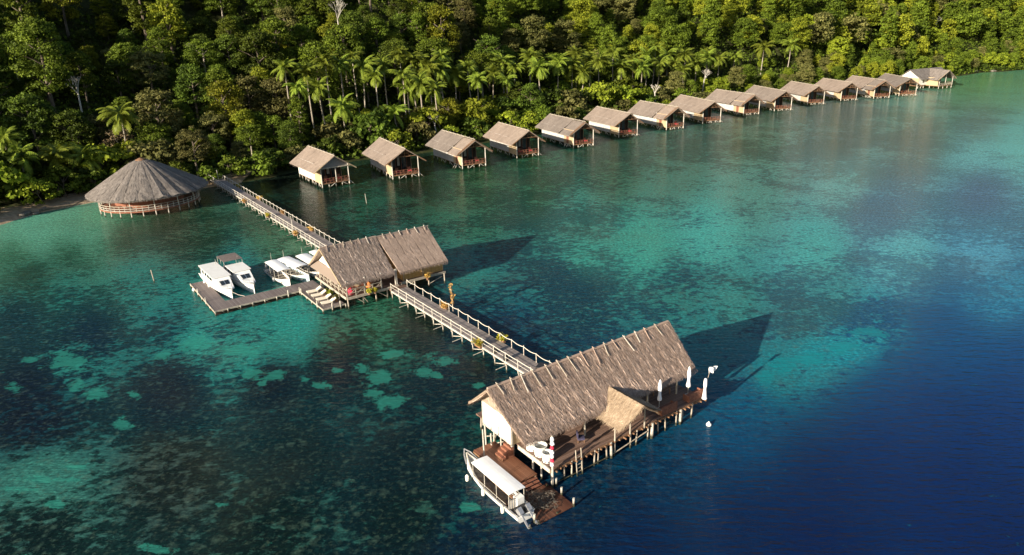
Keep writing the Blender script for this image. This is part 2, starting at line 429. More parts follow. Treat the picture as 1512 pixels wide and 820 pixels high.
me = grid_mesh('ground', X, Y, Z); me.materials.append(m_ground)
o = bpy.data.objects.new('ground', me); COL.objects.link(o); tag(o, 'hilly island ground with sandy beach rising behind the huts', 'ground', kind='structure')
del o['category']; 

# ------------------------------------------------------------------ water: one sheet, colour of the reef, sand and deep water it lies over; dark tree reflections painted in near shore
ZONES = """50 780 60 110 95 18 38 38 .7|60 710 60 130 110 28 68 62 .35|50 620 25 62 72 12 30 42 .8|250 700 60 85 75 20 38 38 .7|400 780 50 95 80 15 38 38 .7
600 760 45 90 75 15 38 40 .7|700 800 20 75 75 8 40 55 .6|800 810 10 50 80 5 36 60 .5|950 800 8 44 84 5 32 64 .5|1200 780 6 36 84 4 27 66 .5|1200 700 6 40 86 4 30 70 .5|1400 700 6 40 94 4 30 74 .5|1400 590 8 50 108 5 36 86 .5|1500 540 12 62 122 8 44 98 .5|1100 760 6 40 82 4 30 66 .5|1500 780 7 38 90 5 28 70 .5
1000 700 10 70 100 6 50 78 .5|1100 650 12 74 112 8 52 88 .5|1300 650 7 44 96 5 32 78 .5|1500 620 9 46 106 6 34 84 .5|1100 600 15 95 125 10 60 100 .5|1150 545 25 140 140 15 85 110 .2
1200 530 30 150 150 25 85 115 .3|1250 505 35 150 150 25 90 120 .3|1290 480 40 150 150 30 85 115 .45|1300 560 12 70 125 8 45 100 .5|1400 500 20 95 140 12 60 115 .5|1500 480 18 80 140 12 55 115 .5
1480 440 45 140 158 38 108 135 .4|1180 480 52 125 120 42 92 100 .7|1230 450 60 140 132 42 98 105 .6|1080 450 55 140 125 35 85 85 .45|1000 430 45 130 115 25 70 80 .5|860 440 45 125 115 22 62 75 .85
830 410 45 130 115 22 62 75 .75|950 360 60 155 130 45 110 105 .25|860 380 60 155 130 40 100 95 .3|1050 340 65 160 140 40 100 105 .35|1200 370 70 165 150 50 112 118 .45|1330 380 85 168 162 60 122 135 .45
1450 370 75 150 162 58 114 135 .55|1300 310 80 130 135 70 105 120 .9|1450 275 75 110 130 65 90 115 .9|1450 230 95 170 160 80 140 140 .2|1500 215 95 175 160 80 140 140 .2|1250 260 100 160 145 85 125 120 .4
1250 210 95 125 110 80 100 92 .8|1350 200 95 125 110 80 98 92 .8|1450 180 95 130 120 80 105 105 .7|1350 160 95 150 125 80 120 105 .3|1480 130 90 150 115 70 125 100 .2|1450 115 90 150 95 75 125 80 .2
1100 210 80 120 95 50 80 65 .5|1000 250 65 115 95 40 75 65 .6|1100 280 75 135 115 50 90 85 .5|900 250 55 100 75 30 65 55 .6|800 270 50 105 75 25 65 50 .6|700 280 50 95 65 25 60 45 .6
700 330 45 105 80 20 65 55 .5|850 320 60 130 110 35 85 80 .5|600 280 35 75 55 15 40 35 .6|540 310 35 85 65 12 45 40 .6|450 310 25 60 50 10 30 30 .7|420 290 20 45 40 8 25 25 .7
560 340 30 85 75 12 50 50 .6|700 400 45 130 115 25 70 80 .4|720 430 45 120 110 20 65 75 .6|750 480 24 85 100 10 48 72 .6|700 460 20 75 95 10 45 75 .6|60 330 95 165 130 80 150 120 .05|25 337 95 165 130 80 150 120 .02|95 326 95 160 125 80 150 120 .02|125 318 95 155 120 75 140 110 .05|45 345 90 160 130 70 140 115 .1|110 338 80 145 115 60 125 100 .15
0 345 95 165 130 80 150 120 .05|150 318 90 155 120 70 140 110 .1|20 365 40 75 50 20 45 32 .7|100 370 40 80 60 18 45 38 .7|250 340 60 80 60 30 50 40 .7|180 350 55 80 58 28 48 38 .7|300 350 45 85 65 20 50 40 .6
400 340 50 100 75 30 70 55 .5|430 360 70 120 90 35 80 60 .4|200 410 40 120 105 20 70 70 .5|100 430 40 115 100 15 60 65 .6|50 400 25 75 65 10 45 45 .7|30 470 35 100 95 12 50 60 .7|130 490 35 100 95 10 45 60 .75
100 530 45 130 115 15 50 60 .65|250 470 35 110 105 12 55 65 .6|300 500 50 150 130 15 70 80 .4|370 510 45 150 130 20 80 85 .3|430 480 45 150 130 25 95 95 .2|250 440 40 125 110 20 75 75 .5|350 445 45 135 120 25 85 85 .3
250 570 30 90 90 10 38 50 .85|400 560 30 80 80 10 35 45 .85|50 570 20 60 70 10 35 48 .8|500 540 25 65 65 10 32 42 .85|500 510 50 110 85 25 50 45 .7|560 480 55 120 90 30 70 55 .5|620 490 30 70 55 15 40 38 .7
700 550 20 65 60 10 38 42 .7|650 600 25 75 70 12 42 48 .7|500 620 30 85 80 15 50 55 .6|450 670 40 90 80 15 42 45 .7|600 680 35 80 75 12 40 45 .7|700 640 30 85 75 12 45 48 .6|870 740 8 60 82 5 42 64 .5
1050 520 35 120 120 18 62 90 .5|1040 480 45 130 120 28 72 82 .45|350 400 40 120 110 22 78 85 .4|900 560 20 80 100 10 45 75 .6|900 640 10 64 88 6 46 68 .5"""
PATCH = """584 522 26 6|656 534 14 6|633 526 8 5|537 544 11 6|557 557 18 9|497 549 8 6|408 554 10 7|450 560 8 3|476 569 14 5|624 547 12 6|641 555 11 5|549 580 14 6|575 593 18 8|562 602 8 4
708 570 9 4|372 553 14 6|402 555 14 6|387 567 9 3|241 523 12 8|284 507 25 8|357 517 30 7|99 535 25 12|43 531 12 5|198 581 10 5|119 568 12 5|142 581 18 7|20 571 12 6|112 573 9 5|180 623 12 8
70 708 40 4|20 722 26 4|115 690 20 3|1155 540 22 12|1195 530 26 8|1240 515 22 8|1280 492 24 8|730 655 14 5|695 750 12 5|80 745 12 5|230 810 22 6|330 745 12 4|1130 555 14 10"""
zn = np.array([[float(a) for a in z.split()] for ln in ZONES.split('\n') for z in ln.split('|')])
pts = np.array([list(at(a, b))[:2] for a, b in zn[:, :2]])
def warp(x, y):                                    # compress distance so that zones blend evenly near and far
    r = np.hypot(x, y); a = np.arctan2(x, y); return np.stack([a, -.55 * CH * 1.6 / np.maximum(r, 20) + .0], -1)
KRAD = 1.22                                         # sunlit radiance of an albedo-1 sheet in this light
vlin = np.vectorize(lin)
dz = np.clip((zn[:, 7] / zn[:, 6] - 1.35) / .9, 0, 1)            # how far a zone is deep open water
zn[:, 3] *= 1 + .16 * dz - .04 * (1 - dz); zn[:, 6] *= 1 + .13 * dz - .04 * (1 - dz); zn[:, 4] *= 1 + .05 * (1 - dz); zn[:, 4] *= 1 + .06 * dz; zn[:, 7] *= 1 + .08 * dz; zn[:, 2] *= 1 - .5 * dz; zn[:, 5] *= 1 - .6 * dz
nr = np.clip((np.hypot(pts[:, 0], pts[:, 1]) - 70) / 60, 0, 1) * (1 - dz); zn[:, 2:8] *= (1 + .11 * nr - .05 * (1 - nr) * (1 - dz))[:, None]
rz_ = np.hypot(pts[:, 0], pts[:, 1])                # part of the photographed colour is sky reflection: take it off the bottom's own colour
refl = np.stack([np.interp(rz_, [25, 60, 110, 160, 260, 350], c) for c in ((.004, .008, .014, .022, .045, .05), (.007, .013, .021, .03, .06, .06), (.011, .018, .028, .036, .07, .06))], 1)
light_c = .96 * np.maximum(vlin(zn[:, 2:5]) - refl * .42, .002) / KRAD; dark_c = np.maximum(vlin(zn[:, 5:8]) - refl * .35, .003) / KRAD; cov_c = zn[:, 8]
rr = np.concatenate([np.exp(np.linspace(math.log(14), math.log(470), 430)), [560, 700, 1000, 1600, 2600, 4000]])
aa = np.concatenate([np.linspace(-180, -62, 14), np.linspace(-60, 60, 560), np.linspace(62, 180, 14)])
A_, R_ = np.meshgrid(np.radians(aa), rr)
Xw = R_ * np.sin(A_); Yw = R_ * np.cos(A_)
wp = warp(Xw, Yw).reshape(-1, 2); zp = warp(pts[:, 0], pts[:, 1])
Lc = np.zeros((len(wp), 4)); Dc = np.zeros((len(wp), 4)); Cv = np.zeros(len(wp)); Dp = np.zeros(len(wp)); Lc[:, 3] = Dc[:, 3] = 1
for i0 in range(0, len(wp), 20000):
    d2 = ((wp[i0:i0 + 20000, None, :] - zp[None]) ** 2).sum(-1)
    wg = 1 / (d2 + .0005 + .006 * dz[None]) ** 2.0 * (1 + 9 * dz[None]); wg /= wg.sum(1, keepdims=True)
    Lc[i0:i0 + 20000, :3] = wg @ light_c; Dc[i0:i0 + 20000, :3] = wg @ dark_c; Cv[i0:i0 + 20000] = wg @ cov_c; Dp[i0:i0 + 20000] = wg @ dz
Pt = np.zeros(len(wp)); 
Xf, Yf = Xw.ravel(), Yw.ravel()
for ln in PATCH.split('\n'):
    for z in ln.split('|'):
        a, b, rx, ry = map(float, z.split())
        c = at(a, b); ex = at(a + rx, b) - c; ey = at(a, b - ry) - c
        m_ = np.array([[ex.x, ey.x], [ex.y, ey.y]]); inv = np.linalg.inv(m_)
        q = inv @ np.stack([Xf - c.x, Yf - c.y]); r_ = np.hypot(q[0], q[1])
        Pt = np.maximum(Pt, np.clip(1.6 - r_ * .8, 0, 1.3))
Deep = np.clip(Dp * 1.9 - .25, 0, 1)
me = grid_mesh('water', Xw, Yw, np.zeros_like(Xw), {'Lc': ('FLOAT_COLOR', Lc), 'Dc': ('FLOAT_COLOR', Dc), 'cov': ('FLOAT', Cv), 'patch': ('FLOAT', Pt), 'deep': ('FLOAT', Deep)})
t = NT('lagoon_water')
def A(n_, o_='Fac'): return t.n('ShaderNodeAttribute', attribute_name=n_).outputs[o_]
ob = t.coord('Object', (1, 1, 0), (0, 0, R(-20)))
n1 = t.noise(ob, .10, 9, .62, .6); n2 = t.noise(t.coord('Object', (1, 1.5, 0), (0, 0, R(25))), .55, 7, .66, .5)
n3 = t.noise(t.coord('Object', (1, 1.3, 0), (0, 0, R(-35))), 1.0, 5, .6, .4)
nn = t.math('ADD', t.math('ADD', t.math('MULTIPLY', n1, .34), t.math('MULTIPLY', n2, .34)), t.math('MULTIPLY', n3, .32))
# coverage: turn the noise threshold with cov
thr = t.math('ADD', t.math('ADD', .5, t.math('MULTIPLY', t.math('SUBTRACT', A('cov'), .5), .24)), t.math('MULTIPLY', t.math('SUBTRACT', t.noise(ob, .028, 3, .5), .5), .30))
mk = t.math('ADD', .5, t.math('MULTIPLY', t.math('SUBTRACT', thr, nn), 18.0), clamp=True)      # 1 = dark coral
mk = t.math('ADD', mk, t.math('MULTIPLY', t.math('SUBTRACT', .62, mk), t.math('MULTIPLY', A('deep'), .88)))
col = t.mix(mk, A('Lc', 'Color'), A('Dc', 'Color'))
# coral heads
vo = t.n('ShaderNodeTexVoronoi', feature='F1'); vo.inputs['Scale'].default_value = .95; vd = t.n('ShaderNodeVectorMath', operation='ADD'); vq = t.n('ShaderNodeTexNoise'); vq.inputs['Scale'].default_value = 1.3; vq.inputs['Detail'].default_value = 4; t.l(t.coord('Object', (1, 1, 0)), vq.inputs['Vector']); vm = t.n('ShaderNodeVectorMath', operation='SCALE'); vm.inputs['Scale'].default_value = 1.5; t.l(vq.outputs['Color'], vm.inputs[0]); t.l(t.coord('Object', (1, 1, 0)), vd.inputs[0]); t.l(vm.outputs[0], vd.inputs[1]); t.l(vd.outputs[0], vo.inputs['Vector'])
wn = t.n('ShaderNodeSeparateColor'); t.l(vo.outputs['Color'], wn.inputs[0])
hd = t.math('MULTIPLY', t.math('SUBTRACT', .42, vo.outputs['Distance'], clamp=True), 3.0, clamp=True)
hd = t.math('MULTIPLY', hd, t.math('GREATER_THAN', wn.outputs[0], .62))
hd = t.math('MULTIPLY', hd, t.math('SUBTRACT', 1, A('deep')))
col = t.mix(t.math('MULTIPLY', hd, .55), col, t.mix(.35, A('Lc', 'Color'), (.10, .12, .08)))
fine = t.noise(t.coord('Object', (1, 1, 0)), 2.4, 7, .72)
col = t.mix(t.math('MULTIPLY', t.math('SUBTRACT', 1, A('deep')), .9), col, t.mix(1.0, col, t.ramp(fine, [(.3, (.45, .45, .45)), (.5, (1, 1, 1)), (.75, (2.3, 2.3, 2.1))]), 'MULTIPLY'))
cr_ = t.math('MULTIPLY', t.math('MULTIPLY', t.math('SUBTRACT', t.noise(t.coord('Object', (1, 1, 0)), 1.9, 6, .7), .53, clamp=True), 8.0, clamp=True), t.math('MULTIPLY', t.math('SUBTRACT', 1, A('deep')), .62))
col = t.mix(cr_, col, t.mix(.5, A('Lc', 'Color'), (.065, .075, .045)))
brn = t.noise(t.coord('Object', (1, 1, 0)), .05, 5, .6)
col = t.mix(t.math('MULTIPLY', t.math('MULTIPLY', t.math('SUBTRACT', brn, .5, clamp=True), 3, clamp=True), t.math('MULTIPLY', t.math('SUBTRACT', 1, A('deep')), .35)), col, (.06, .06, .035))
pn = t.math('ADD', A('patch'), t.math('MULTIPLY', t.math('SUBTRACT', t.noise(t.coord('Object', (1, 1, 0)), .55, 7, .72), .5), 4.2))
pm = t.math('MULTIPLY', t.math('SUBTRACT', pn, .62, clamp=True), 3.0, clamp=True)
pm = t.math('MULTIPLY', pm, t.math('ADD', .25, t.math('MULTIPLY', fine, .85)))
shallow = tuple(lin(c) / KRAD for c in (52, 150, 132))
deepc = tuple(lin(c) / KRAD for c in (22, 140, 145))
pc = t.mix(t.math('GREATER_THAN', t.n('ShaderNodeSeparateXYZ').outputs[0], 1e9), shallow, shallow)
gx = t.n('ShaderNodeNewGeometry'); sxx = t.n('ShaderNodeSeparateXYZ'); t.l(gx.outputs['Position'], sxx.inputs[0])
pc = t.mix(t.math('GREATER_THAN', sxx.outputs[0], 14.0), shallow, deepc)
col = t.mix(pm, col, t.mix(t.math('MULTIPLY', fine, .5), pc, A('Lc', 'Color')))
# ripples
wv1 = t.noise(t.coord('Object', (.45, 1.6, 1), (0, 0, R(18))), 1.05, 4, .55, .4)
wv2 = t.noise(t.coord('Object', (.5, 1.5, 1), (0, 0, R(-8))), 3.2, 3, .55, .3)
wv3 = t.noise(t.coord('Object', (.6, 1.2, 1), (0, 0, R(30))), .16, 3, .5)
gust = t.math('ADD', .45, t.math('MULTIPLY', t.noise(t.coord('Object', (1, 1, 1)), .02, 3), 1.0))
wh = t.math('ADD', t.math('MULTIPLY', wv1, 1.0), t.math('MULTIPLY', wv2, .35))
wh = t.math('MULTIPLY', wh, gust)
amp = t.math('ADD', .34, t.math('MULTIPLY', A('deep'), .5))
bp = t.n('ShaderNodeBump'); t.l(amp, bp.inputs['Strength']); bp.inputs['Distance'].default_value = .35; t.l(wh, bp.inputs['Height'])
t.out(col, .09, bp.outputs[0], .12); t.l(t.math('ADD', .12, t.math('MULTIPLY', A('deep'), .03)), t.b.inputs['Specular IOR Level']); t.b.inputs['IOR'].default_value = 1.333
me.materials.append(t.m)
o = bpy.data.objects.new('water', me); COL.objects.link(o); o['label'] = 'clear lagoon water over coral reef, deep blue towards the lower right'; o['kind'] = 'structure'

# ------------------------------------------------------------------ trees
def leafmesh(name, P, N, S, mat, rs=None, attr=None):
    """leaf quads at P facing N, size S (numpy)"""
    n = len(P); r = rng.normal(size=(n, 3)); a = np.cross(N, r); a /= np.linalg.norm(a, axis=1)[:, None] + 1e-9
    b = np.cross(N, a); b /= np.linalg.norm(b, axis=1)[:, None] + 1e-9
    S = np.asarray(S)[:, None]; el = rng.uniform(.5, .9, (n, 1))
    v = np.stack([P - a * S, P - b * S * el, P + a * S, P + b * S * el], 1).reshape(-1, 3)
    me = bpy.data.meshes.new(name); me.vertices.add(4 * n); me.vertices.foreach_set('co', v.ravel())
    me.loops.add(4 * n); me.loops.foreach_set('vertex_index', np.arange(4 * n)); me.polygons.add(n); me.polygons.foreach_set('loop_start', np.arange(0, 4 * n, 4))
    lf = (attr if attr is not None else rng.random(n)); at_ = me.attributes.new('leaf', 'FLOAT', 'POINT'); at_.data.foreach_set('value', np.repeat(lf, 4).astype(np.float32))
    me.update(calc_edges=True); me.materials.append(mat); return me
def unit(n):
    v = rng.normal(size=(n, 3)); return v / np.linalg.norm(v, axis=1)[:, None]
def crown_points(rx, ry, rz, cz, nclump, per, cr, ls, shape='round'):
    P = []; N = []; S = []; Lf = []
    for k in range(nclump):
        d = unit(1)[0]
        if d[2] < -.75: d[2] *= -1
        rad = rng.uniform(.55, 1.0) ** .6
        c = d * rad * np.array([rx, ry, rz])
        if shape == 'cone': zt = (c[2] / rz + 1) / 2; c[:2] *= max(.18, 1.15 - zt)
        if shape == 'flat': c[2] *= .6 + .4 * rng.random()
        if shape == 'tier': c[2] = round(c[2] / (rz * .32)) * rz * .32 + rng.normal() * .15
        c[2] += cz
        rc = cr * rng.uniform(.55, 1.25); m = int(per * (rc / cr) ** 2 * rng.uniform(.7, 1.2))
        q = unit(m); q[:, 2] = np.where(q[:, 2] < -.3, -q[:, 2] * .6, q[:, 2]); rr_ = rng.uniform(.5, 1.05, (m, 1))
        p = c + q * rr_ * np.array([rc, rc, rc * (.35 if shape == 'tier' else .7)])
        nn_ = q * .9 + rng.normal(size=(m, 3)) * .55 + np.array([0, 0, .35]); nn_ /= np.linalg.norm(nn_, axis=1)[:, None]
        P.append(p); N.append(nn_); S.append(rng.uniform(.6, 1.25, m) * ls)
        Lf.append(np.clip(rng.normal(.5 + rng.normal() * .18, .16, m), 0, 1))
    return np.concatenate(P), np.concatenate(N), np.concatenate(S), np.concatenate(Lf)
def trunk_mesh(h, r, lean, branches, rx, cz, mat, seed):
    rd = random.Random(seed); mb = MB(); pts_ = []; n = 5
    for i in range(n + 1):
        s_ = i / n; pts_.append(Vector((lean * s_ * s_ + rd.uniform(-.15, .15) * (i > 0), rd.uniform(-.2, .2) * (i > 0), h * s_ - 1.0 * (i == 0))))
    mb.tube(pts_, [r * (1 - .6 * i / n) for i in range(n + 1)], 7)
    for b in range(branches):
        a = rd.uniform(0, 6.28); z0_ = h * rd.uniform(.45, .9); L = rx * rd.uniform(.5, .95)
        p0 = Vector((lean * (z0_ / h) ** 2, 0, z0_)); p1 = p0 + Vector((math.cos(a) * L * .5, math.sin(a) * L * .5, L * rd.uniform(.3, .6))); p2 = p1 + Vector((math.cos(a) * L * .5, math.sin(a) * L * .5, L * .25))
        mb.tube([p0, p1, p2], [r * .38, r * .24, r * .09], 5)
    me = mb.mesh('trunk'); me.materials.append(mat); return me
PROTO = []   # (crown mesh, trunk mesh, height, radius, kind label)
def add_proto(kind, h, rx, rz, mat, shape='round', nclump=60, per=70, cr=1.5, ls=.30, bark=None, pal=True):
    rz = max(rz * 1.3, h * .42); cz = h - rz * .92
    P, N, S, Lf = crown_points(rx, rx * rng.uniform(.85, 1.15), rz, cz, int(nclump * 1.9), int(per * 1.2), cr, ls * .84, shape)
    cm = leafmesh('crown', P, N, S, mat, attr=Lf)
    tm = trunk_mesh(h * .88, .16 + h * .016, rng.uniform(-1, 1), 7, rx, cz, bark or m_barkd, len(PROTO))
    PROTO.append((cm, tm, h, rx, kind))
dk, md, yl, ol, lm = m_leaf
add_proto('broad dark green', 17, 5.2, 4.2, dk, 'round', 80, 70)
add_proto('broad dark green', 15, 4.6, 4.6, dk, 'round', 70, 70, bark=m_barkd)
add_proto('tall leafy green', 21, 4.6, 6.5, md, 'round', 60, 95, 1.9)
add_proto('rounded mid-green', 14, 4.6, 3.8, md, 'round', 65, 75)
add_proto('spreading mid-green', 16, 5.8, 4.6, md, 'flat', 80, 60, 1.7, bark=m_bark)
add_proto('bright yellow-green', 14, 4.2, 3.9, yl, 'round', 60, 70, 1.35)
add_proto('open yellow-green', 17, 4.6, 5.0, yl, 'round', 42, 100, 1.8)
add_proto('dull olive', 15, 4.5, 4.3, ol, 'round', 70, 65)
add_proto('flat-topped olive', 17, 5.2, 3.0, ol, 'flat', 60, 70, 1.4)
add_proto('bright lime-green', 11, 3.6, 3.4, lm, 'round', 50, 70, 1.2)
add_proto('lumpy dark green', 18, 5.4, 5.8, dk, 'round', 60, 110, 2.2)
add_proto('mid-green columnar', 20, 3.3, 7.5, md, 'round', 70, 60, 1.3)
BUSH = []
for k, (mt, kd) in enumerate(((lm, 'lime-green shore'), (md, 'leafy green shore'), (ol, 'dull olive shore'), (dk, 'dark green shore'))):
    P, N, S, Lf = crown_points(2.6, 2.4, 1.9, 2.0, 34, 60, 1.0, .25)
    cm = leafmesh('crown', P, N, S, mt, attr=Lf)
    BUSH.append((cm, trunk_mesh(2.6, .12, .4, 5, 2.2, 1.5, m_barkd, 50 + k), 4.2, 2.6, kd))

# palms
def palm_crown(seed, nf=27, L=4.6):
    rd = random.Random(seed); mb = MB()
    for k in range(nf):
        a = k * 2.39996 + rd.uniform(-.2, .2); e0 = R(rd.choice([78, 62, 48, 34, 20, 5, -12, -30]) + rd.uniform(-8, 8)); LL = L * rd.uniform(.8, 1.1)
        p = Vector((0, 0, 0)); e = e0; n = 11; prev = p.copy(); tip = []
        h = Vector((math.cos(a), math.sin(a), 0)); sd = Vector((-math.sin(a), math.cos(a), 0))
        for i in range(n):
            d = h * math.cos(e) + Vector((0, 0, math.sin(e))); q = p + d * LL / n
            wL = 1.15 * math.sin(math.pi * min(1, (i + .9) / (n + .6)) ** .8) + .18
            upn = d.cross(sd).normalized()
            mb.beam(p, q, .07 * (1 - i / n) + .015)
            if i > 0:
                for sgn in (-1, 1):
                    for jj in (0, .5):
                        b = p + d * LL / n * jj; ld = (sd * sgn * .95 + d * .55 + Vector((0, 0, -.45 - .3 * rd.random()))).normalized()
                        tp = b + ld * wL * rd.uniform(.8, 1.05); ww = LL / n * .62
                        mb.add([b - d * ww / 2, b + d * ww / 2, tp + d * ww * .1, tp - d * ww * .1], [(0, 1, 2, 3)])
            p = q; e -= R(rd.uniform(4.5, 7.5) * (1 + i * .07))
    me = mb.mesh('crown'); n_ = len(me.vertices)
    at_ = me.attributes.new('leaf', 'FLOAT', 'POINT'); at_.data.foreach_set('value', np.clip(rng.normal(.5, .2, n_), 0, 1).astype(np.float32))
    me.materials.append(m_frond); return me
PALMC = [palm_crown(s) for s in (3, 8, 15, 21)]
def palm_trunk(seed, h=1.0, lean=2.0):
    rd = random.Random(seed); mb = MB(); n = 8; a = rd.uniform(0, 6.28)
    pts_ = [Vector((math.cos(a) * lean * (1 - (1 - i / n) ** 2) - math.cos(a) * lean, math.sin(a) * lean * (1 - (1 - i / n) ** 2) - math.sin(a) * lean, 12 * i / n - 12)) for i in range(n + 1)]
    mb.tube(pts_, [.24 - .1 * i / n for i in range(n + 1)], 7)
    me = mb.mesh('trunk'); me.materials.append(m_bark); return me
PALMT = [palm_trunk(s, lean=l) for s, l in ((1, 1.2), (2, 2.4), (3, .5))]

def link_tree(name, base, cm, tm, s, rz, label, cat, group, tz=None, cs=None):
    r = thing(name, label, cat, base, rz, group)
    r.scale = (s, s, s)
    for nm, me in (('trunk', tm), ('crown', cm)):
        c = bpy.data.objects.new(nm, me); COL.objects.link(c); c.parent = r
        if tz is not None: c.location = (0, 0, tz)
        if nm == 'trunk' and tz is not None: c.scale = (1, 1, tz / 12 * 1.03)
    return r
HUTX = [475, 580, 672, 757, 834, 903, 970, 1028, 1085, 1135, 1187, 1235, 1282, 1322, 1373]
ORD = ['first', 'second', 'third', 'fourth', 'fifth', 'sixth', 'seventh', 'eighth', 'ninth', 'tenth', 'eleventh', 'twelfth', 'thirteenth', 'fourteenth']
def where(px):
    if px < 120: return 'near the left edge above the beach'
    if px < 320: return 'above the round restaurant'
    if px < 425: return 'above the landward end of the jetty'
    if px > 1400: return 'to the right of the last and largest hut'
    k = min(range(15), key=lambda i: abs(HUTX[i] - px))
    return 'behind the largest hut at the far end' if k == 14 else 'behind the %s hut from the left' % ORD[k]

# palms at the places the photograph shows them (crown centre in the photograph, distance inland)
PALMS = """30 232 .9 10|83 232 .95 9|125 232 .9 9|178 170 1.05 22|6 205 .8 14
452 108 1.0 22|502 96 .9 26|535 98 1.05 26|566 95 .8 28|606 88 .95 30|632 100 1.1 26|602 132 1.0 20|505 158 1.0 12|582 168 1.0 10|672 110 .9 26|440 130 .8 18|554 112 .8 22|420 100 .85 24
728 108 .9 24|760 100 .85 27|782 85 1.05 30|824 92 1.1 26|862 106 1.1 22|884 90 1.1 24|850 80 .9 27|935 90 1.05 24|955 82 1.0 27|985 80 1.1 28|1008 104 1.05 18|1012 82 1.0 24|1045 84 1.0 26|748 118 .8 20
1128 70 1.15 26|1168 68 1.1 26|1045 78 .9 30|905 78 .9 30|968 72 .85 32|652 84 .8 32|590 80 .8 32|520 84 .8 32
480 92 .95 24|618 92 1.0 30|650 102 1.0 26|690 98 .95 28|705 118 .9 20|742 92 1.0 30|795 100 1.05 24|845 98 1.05 26|872 86 1.0 30|918 98 1.05 22|948 100 1.0 20|974 94 1.05 22|996 92 1.0 26|1028 94 1.0 22|1062 88 .95 24|1085 84 .9 28|620 122 1.0 16|642 132 .9 14|470 130 .9 16|595 112 1.0 20"""
placed = []; PALMV = []
k = 0
for ln in PALMS.split('\n'):
    for z in ln.split('|'):
        px, py, s, sin_ = map(float, z.split())
        # walk out along the sight line until the ground below is sin_ metres inland
        d = fwd * FPX + rt * (px - 756) - up * (py - 410); d /= np.linalg.norm(d[:2])
        best = None
        for t_ in np.arange(90, 480, 1.0):
            p = np.array([0, 0, CH]) + d * t_
            if shore_dist(p[0], p[1]) > sin_ and (best is None): best = p
        g = float(ground(best[0], best[1])); hz = best[2] - g
        if hz < 6.0: g = best[2] - 7; hz = 7.0
        sc_ = s * 1.14
        r = link_tree('palm_tree', (best[0], best[1], g), PALMC[k % 4], PALMT[k % 3], 1.0, k * 1.7, '', 'palm tree', 'coconut palms along the shore', tz=hz)
        ch = [c for c in COL.objects if c.parent == r]
        for c in ch:
            if c.name.startswith('crown'): c.scale = (sc_, sc_, sc_)
        placed.append((best[0], best[1], 2.0)); PALMV.append((px, py, pix((best[0], best[1], best[2]))[2], 4.6 * sc_)); k += 1
        r['label'] = ('coconut palm with drooping yellow-green fronds ' if s > .92 else 'smaller coconut palm half hidden among trees ') + where(px)

# broadleaf forest
def free(x, y, rad):
    for a, b, c in placed:
        if (a - x) ** 2 + (b - y) ** 2 < (rad + c) ** 2 * .55: return False
    return True
cand = []
tries = 0
gx_ = rng.uniform(-230, 470, 60000); gy_ = rng.uniform(60, 560, 60000); sd_ = shore_dist(gx_, gy_)
ok = (sd_ > 2.2) & (sd_ < 240); gx_, gy_, sd_ = gx_[ok], gy_[ok], sd_[ok]; gz_ = ground(gx_, gy_)
cells = {}
for x, y, s, z in zip(gx_, gy_, sd_, gz_):
    px, py, dep = pix((x, y, z + 10))
    vis = -130 < px < 1640 and py > -200 and dep > 0
    shade = (not vis) and x < -60 and s < 70 and y < 200 and x > -230 and (s > 32)  # unseen trees added left of the view to shade the forest
    if not (vis or shade): continue
    if vis and pix((x, y, z + 20))[1] < -170: continue
    sp = 5.2 if s < 26 else 6.7
    hide = False
    if vis and s > 9:
        hh_ = 13 if s < 26 else 19; tx, ty, td = pix((x, y, z + hh_ - 3)); rpx = 5.5 * FPX / td
        for (ax, ay, ad, ar) in PALMV:
            if td < ad + 2 and abs(tx - ax) < rpx + ar * FPX / ad * .35 and ty - rpx * .9 < ay + ar * FPX / ad * .45 : hide = True; break
    if hide:
        if rng.random() < .3: continue
        s = 8.6
    if shade: sp = 9
    cx, cy = int(x // 9), int(y // 9); bad = False
    for i in (-1, 0, 1):
        for j in (-1, 0, 1):
            for (a, b, c_) in cells.get((cx + i, cy + j), ()):
                if (a - x) ** 2 + (b - y) ** 2 < (sp if c_ is None else c_) ** 2: bad = True; break
    if bad or not free(x, y, 1.2 if s > 15 else .6): continue
    cells.setdefault((cx, cy), []).append((x, y, None)); cand.append((dep, x, y, z, s, px, py, vis))
cand.sort(key=lambda c: c[0] if c[7] else 1e6)
print('forest trees', len(cand), 'visible', sum(c[7] for c in cand))
indiv = [c for c in cand if c[7]][:296]; rest = [c for c in cand if c[7]][296:] + [c for c in cand if not c[7]]
WK = {'L': [0, 1, 1, 2, 3, 4, 5, 6, 8, 10, 11, 7, 3], 'M': [0, 1, 2, 3, 3, 4, 5, 6, 7, 9, 10, 11], 'Rr': [2, 3, 4, 5, 5, 6, 6, 7, 8, 9, 9, 11, 11]}
def pick(px, s, rd):
    if s < 9: return rd.choice([3, 5, 7, 9, 9, 3])
    return rd.choice(WK['L' if px < 330 else 'M' if px < 850 else 'Rr'])
rd = random.Random(12)
for dep, x, y, z, s, px, py, vis in indiv:
    small = s < 9
    if small:
        cm, tm, h, rx, kd = BUSH[rd.randrange(4)]; sc_ = rd.uniform(1.5, 2.5) if s == 8.6 else rd.uniform(.9, 1.6); nm = 'shore_bush'; cat = 'bush'
    else:
        cm, tm, h, rx, kd = PROTO[pick(px, s, rd)]; sc_ = rd.choice((rd.uniform(.5, .8), rd.uniform(.7, 1.0), rd.uniform(.95, 1.3))) * (.62 if s < 26 else .95); nm = 'rainforest_tree'; cat = 'tree'
    rowt = 'at the water edge' if s < 9 else 'low on the slope' if s < 32 else 'half way up the slope' if s < 58 else 'high on the slope'
    link_tree(nm, (x, y, z - .3), cm, tm, sc_, rd.uniform(0, 6.28), '%s %s %s %s' % (kd, 'bush' if small else 'tree', rowt, where(px)), cat, 'rainforest trees and bushes on the island')
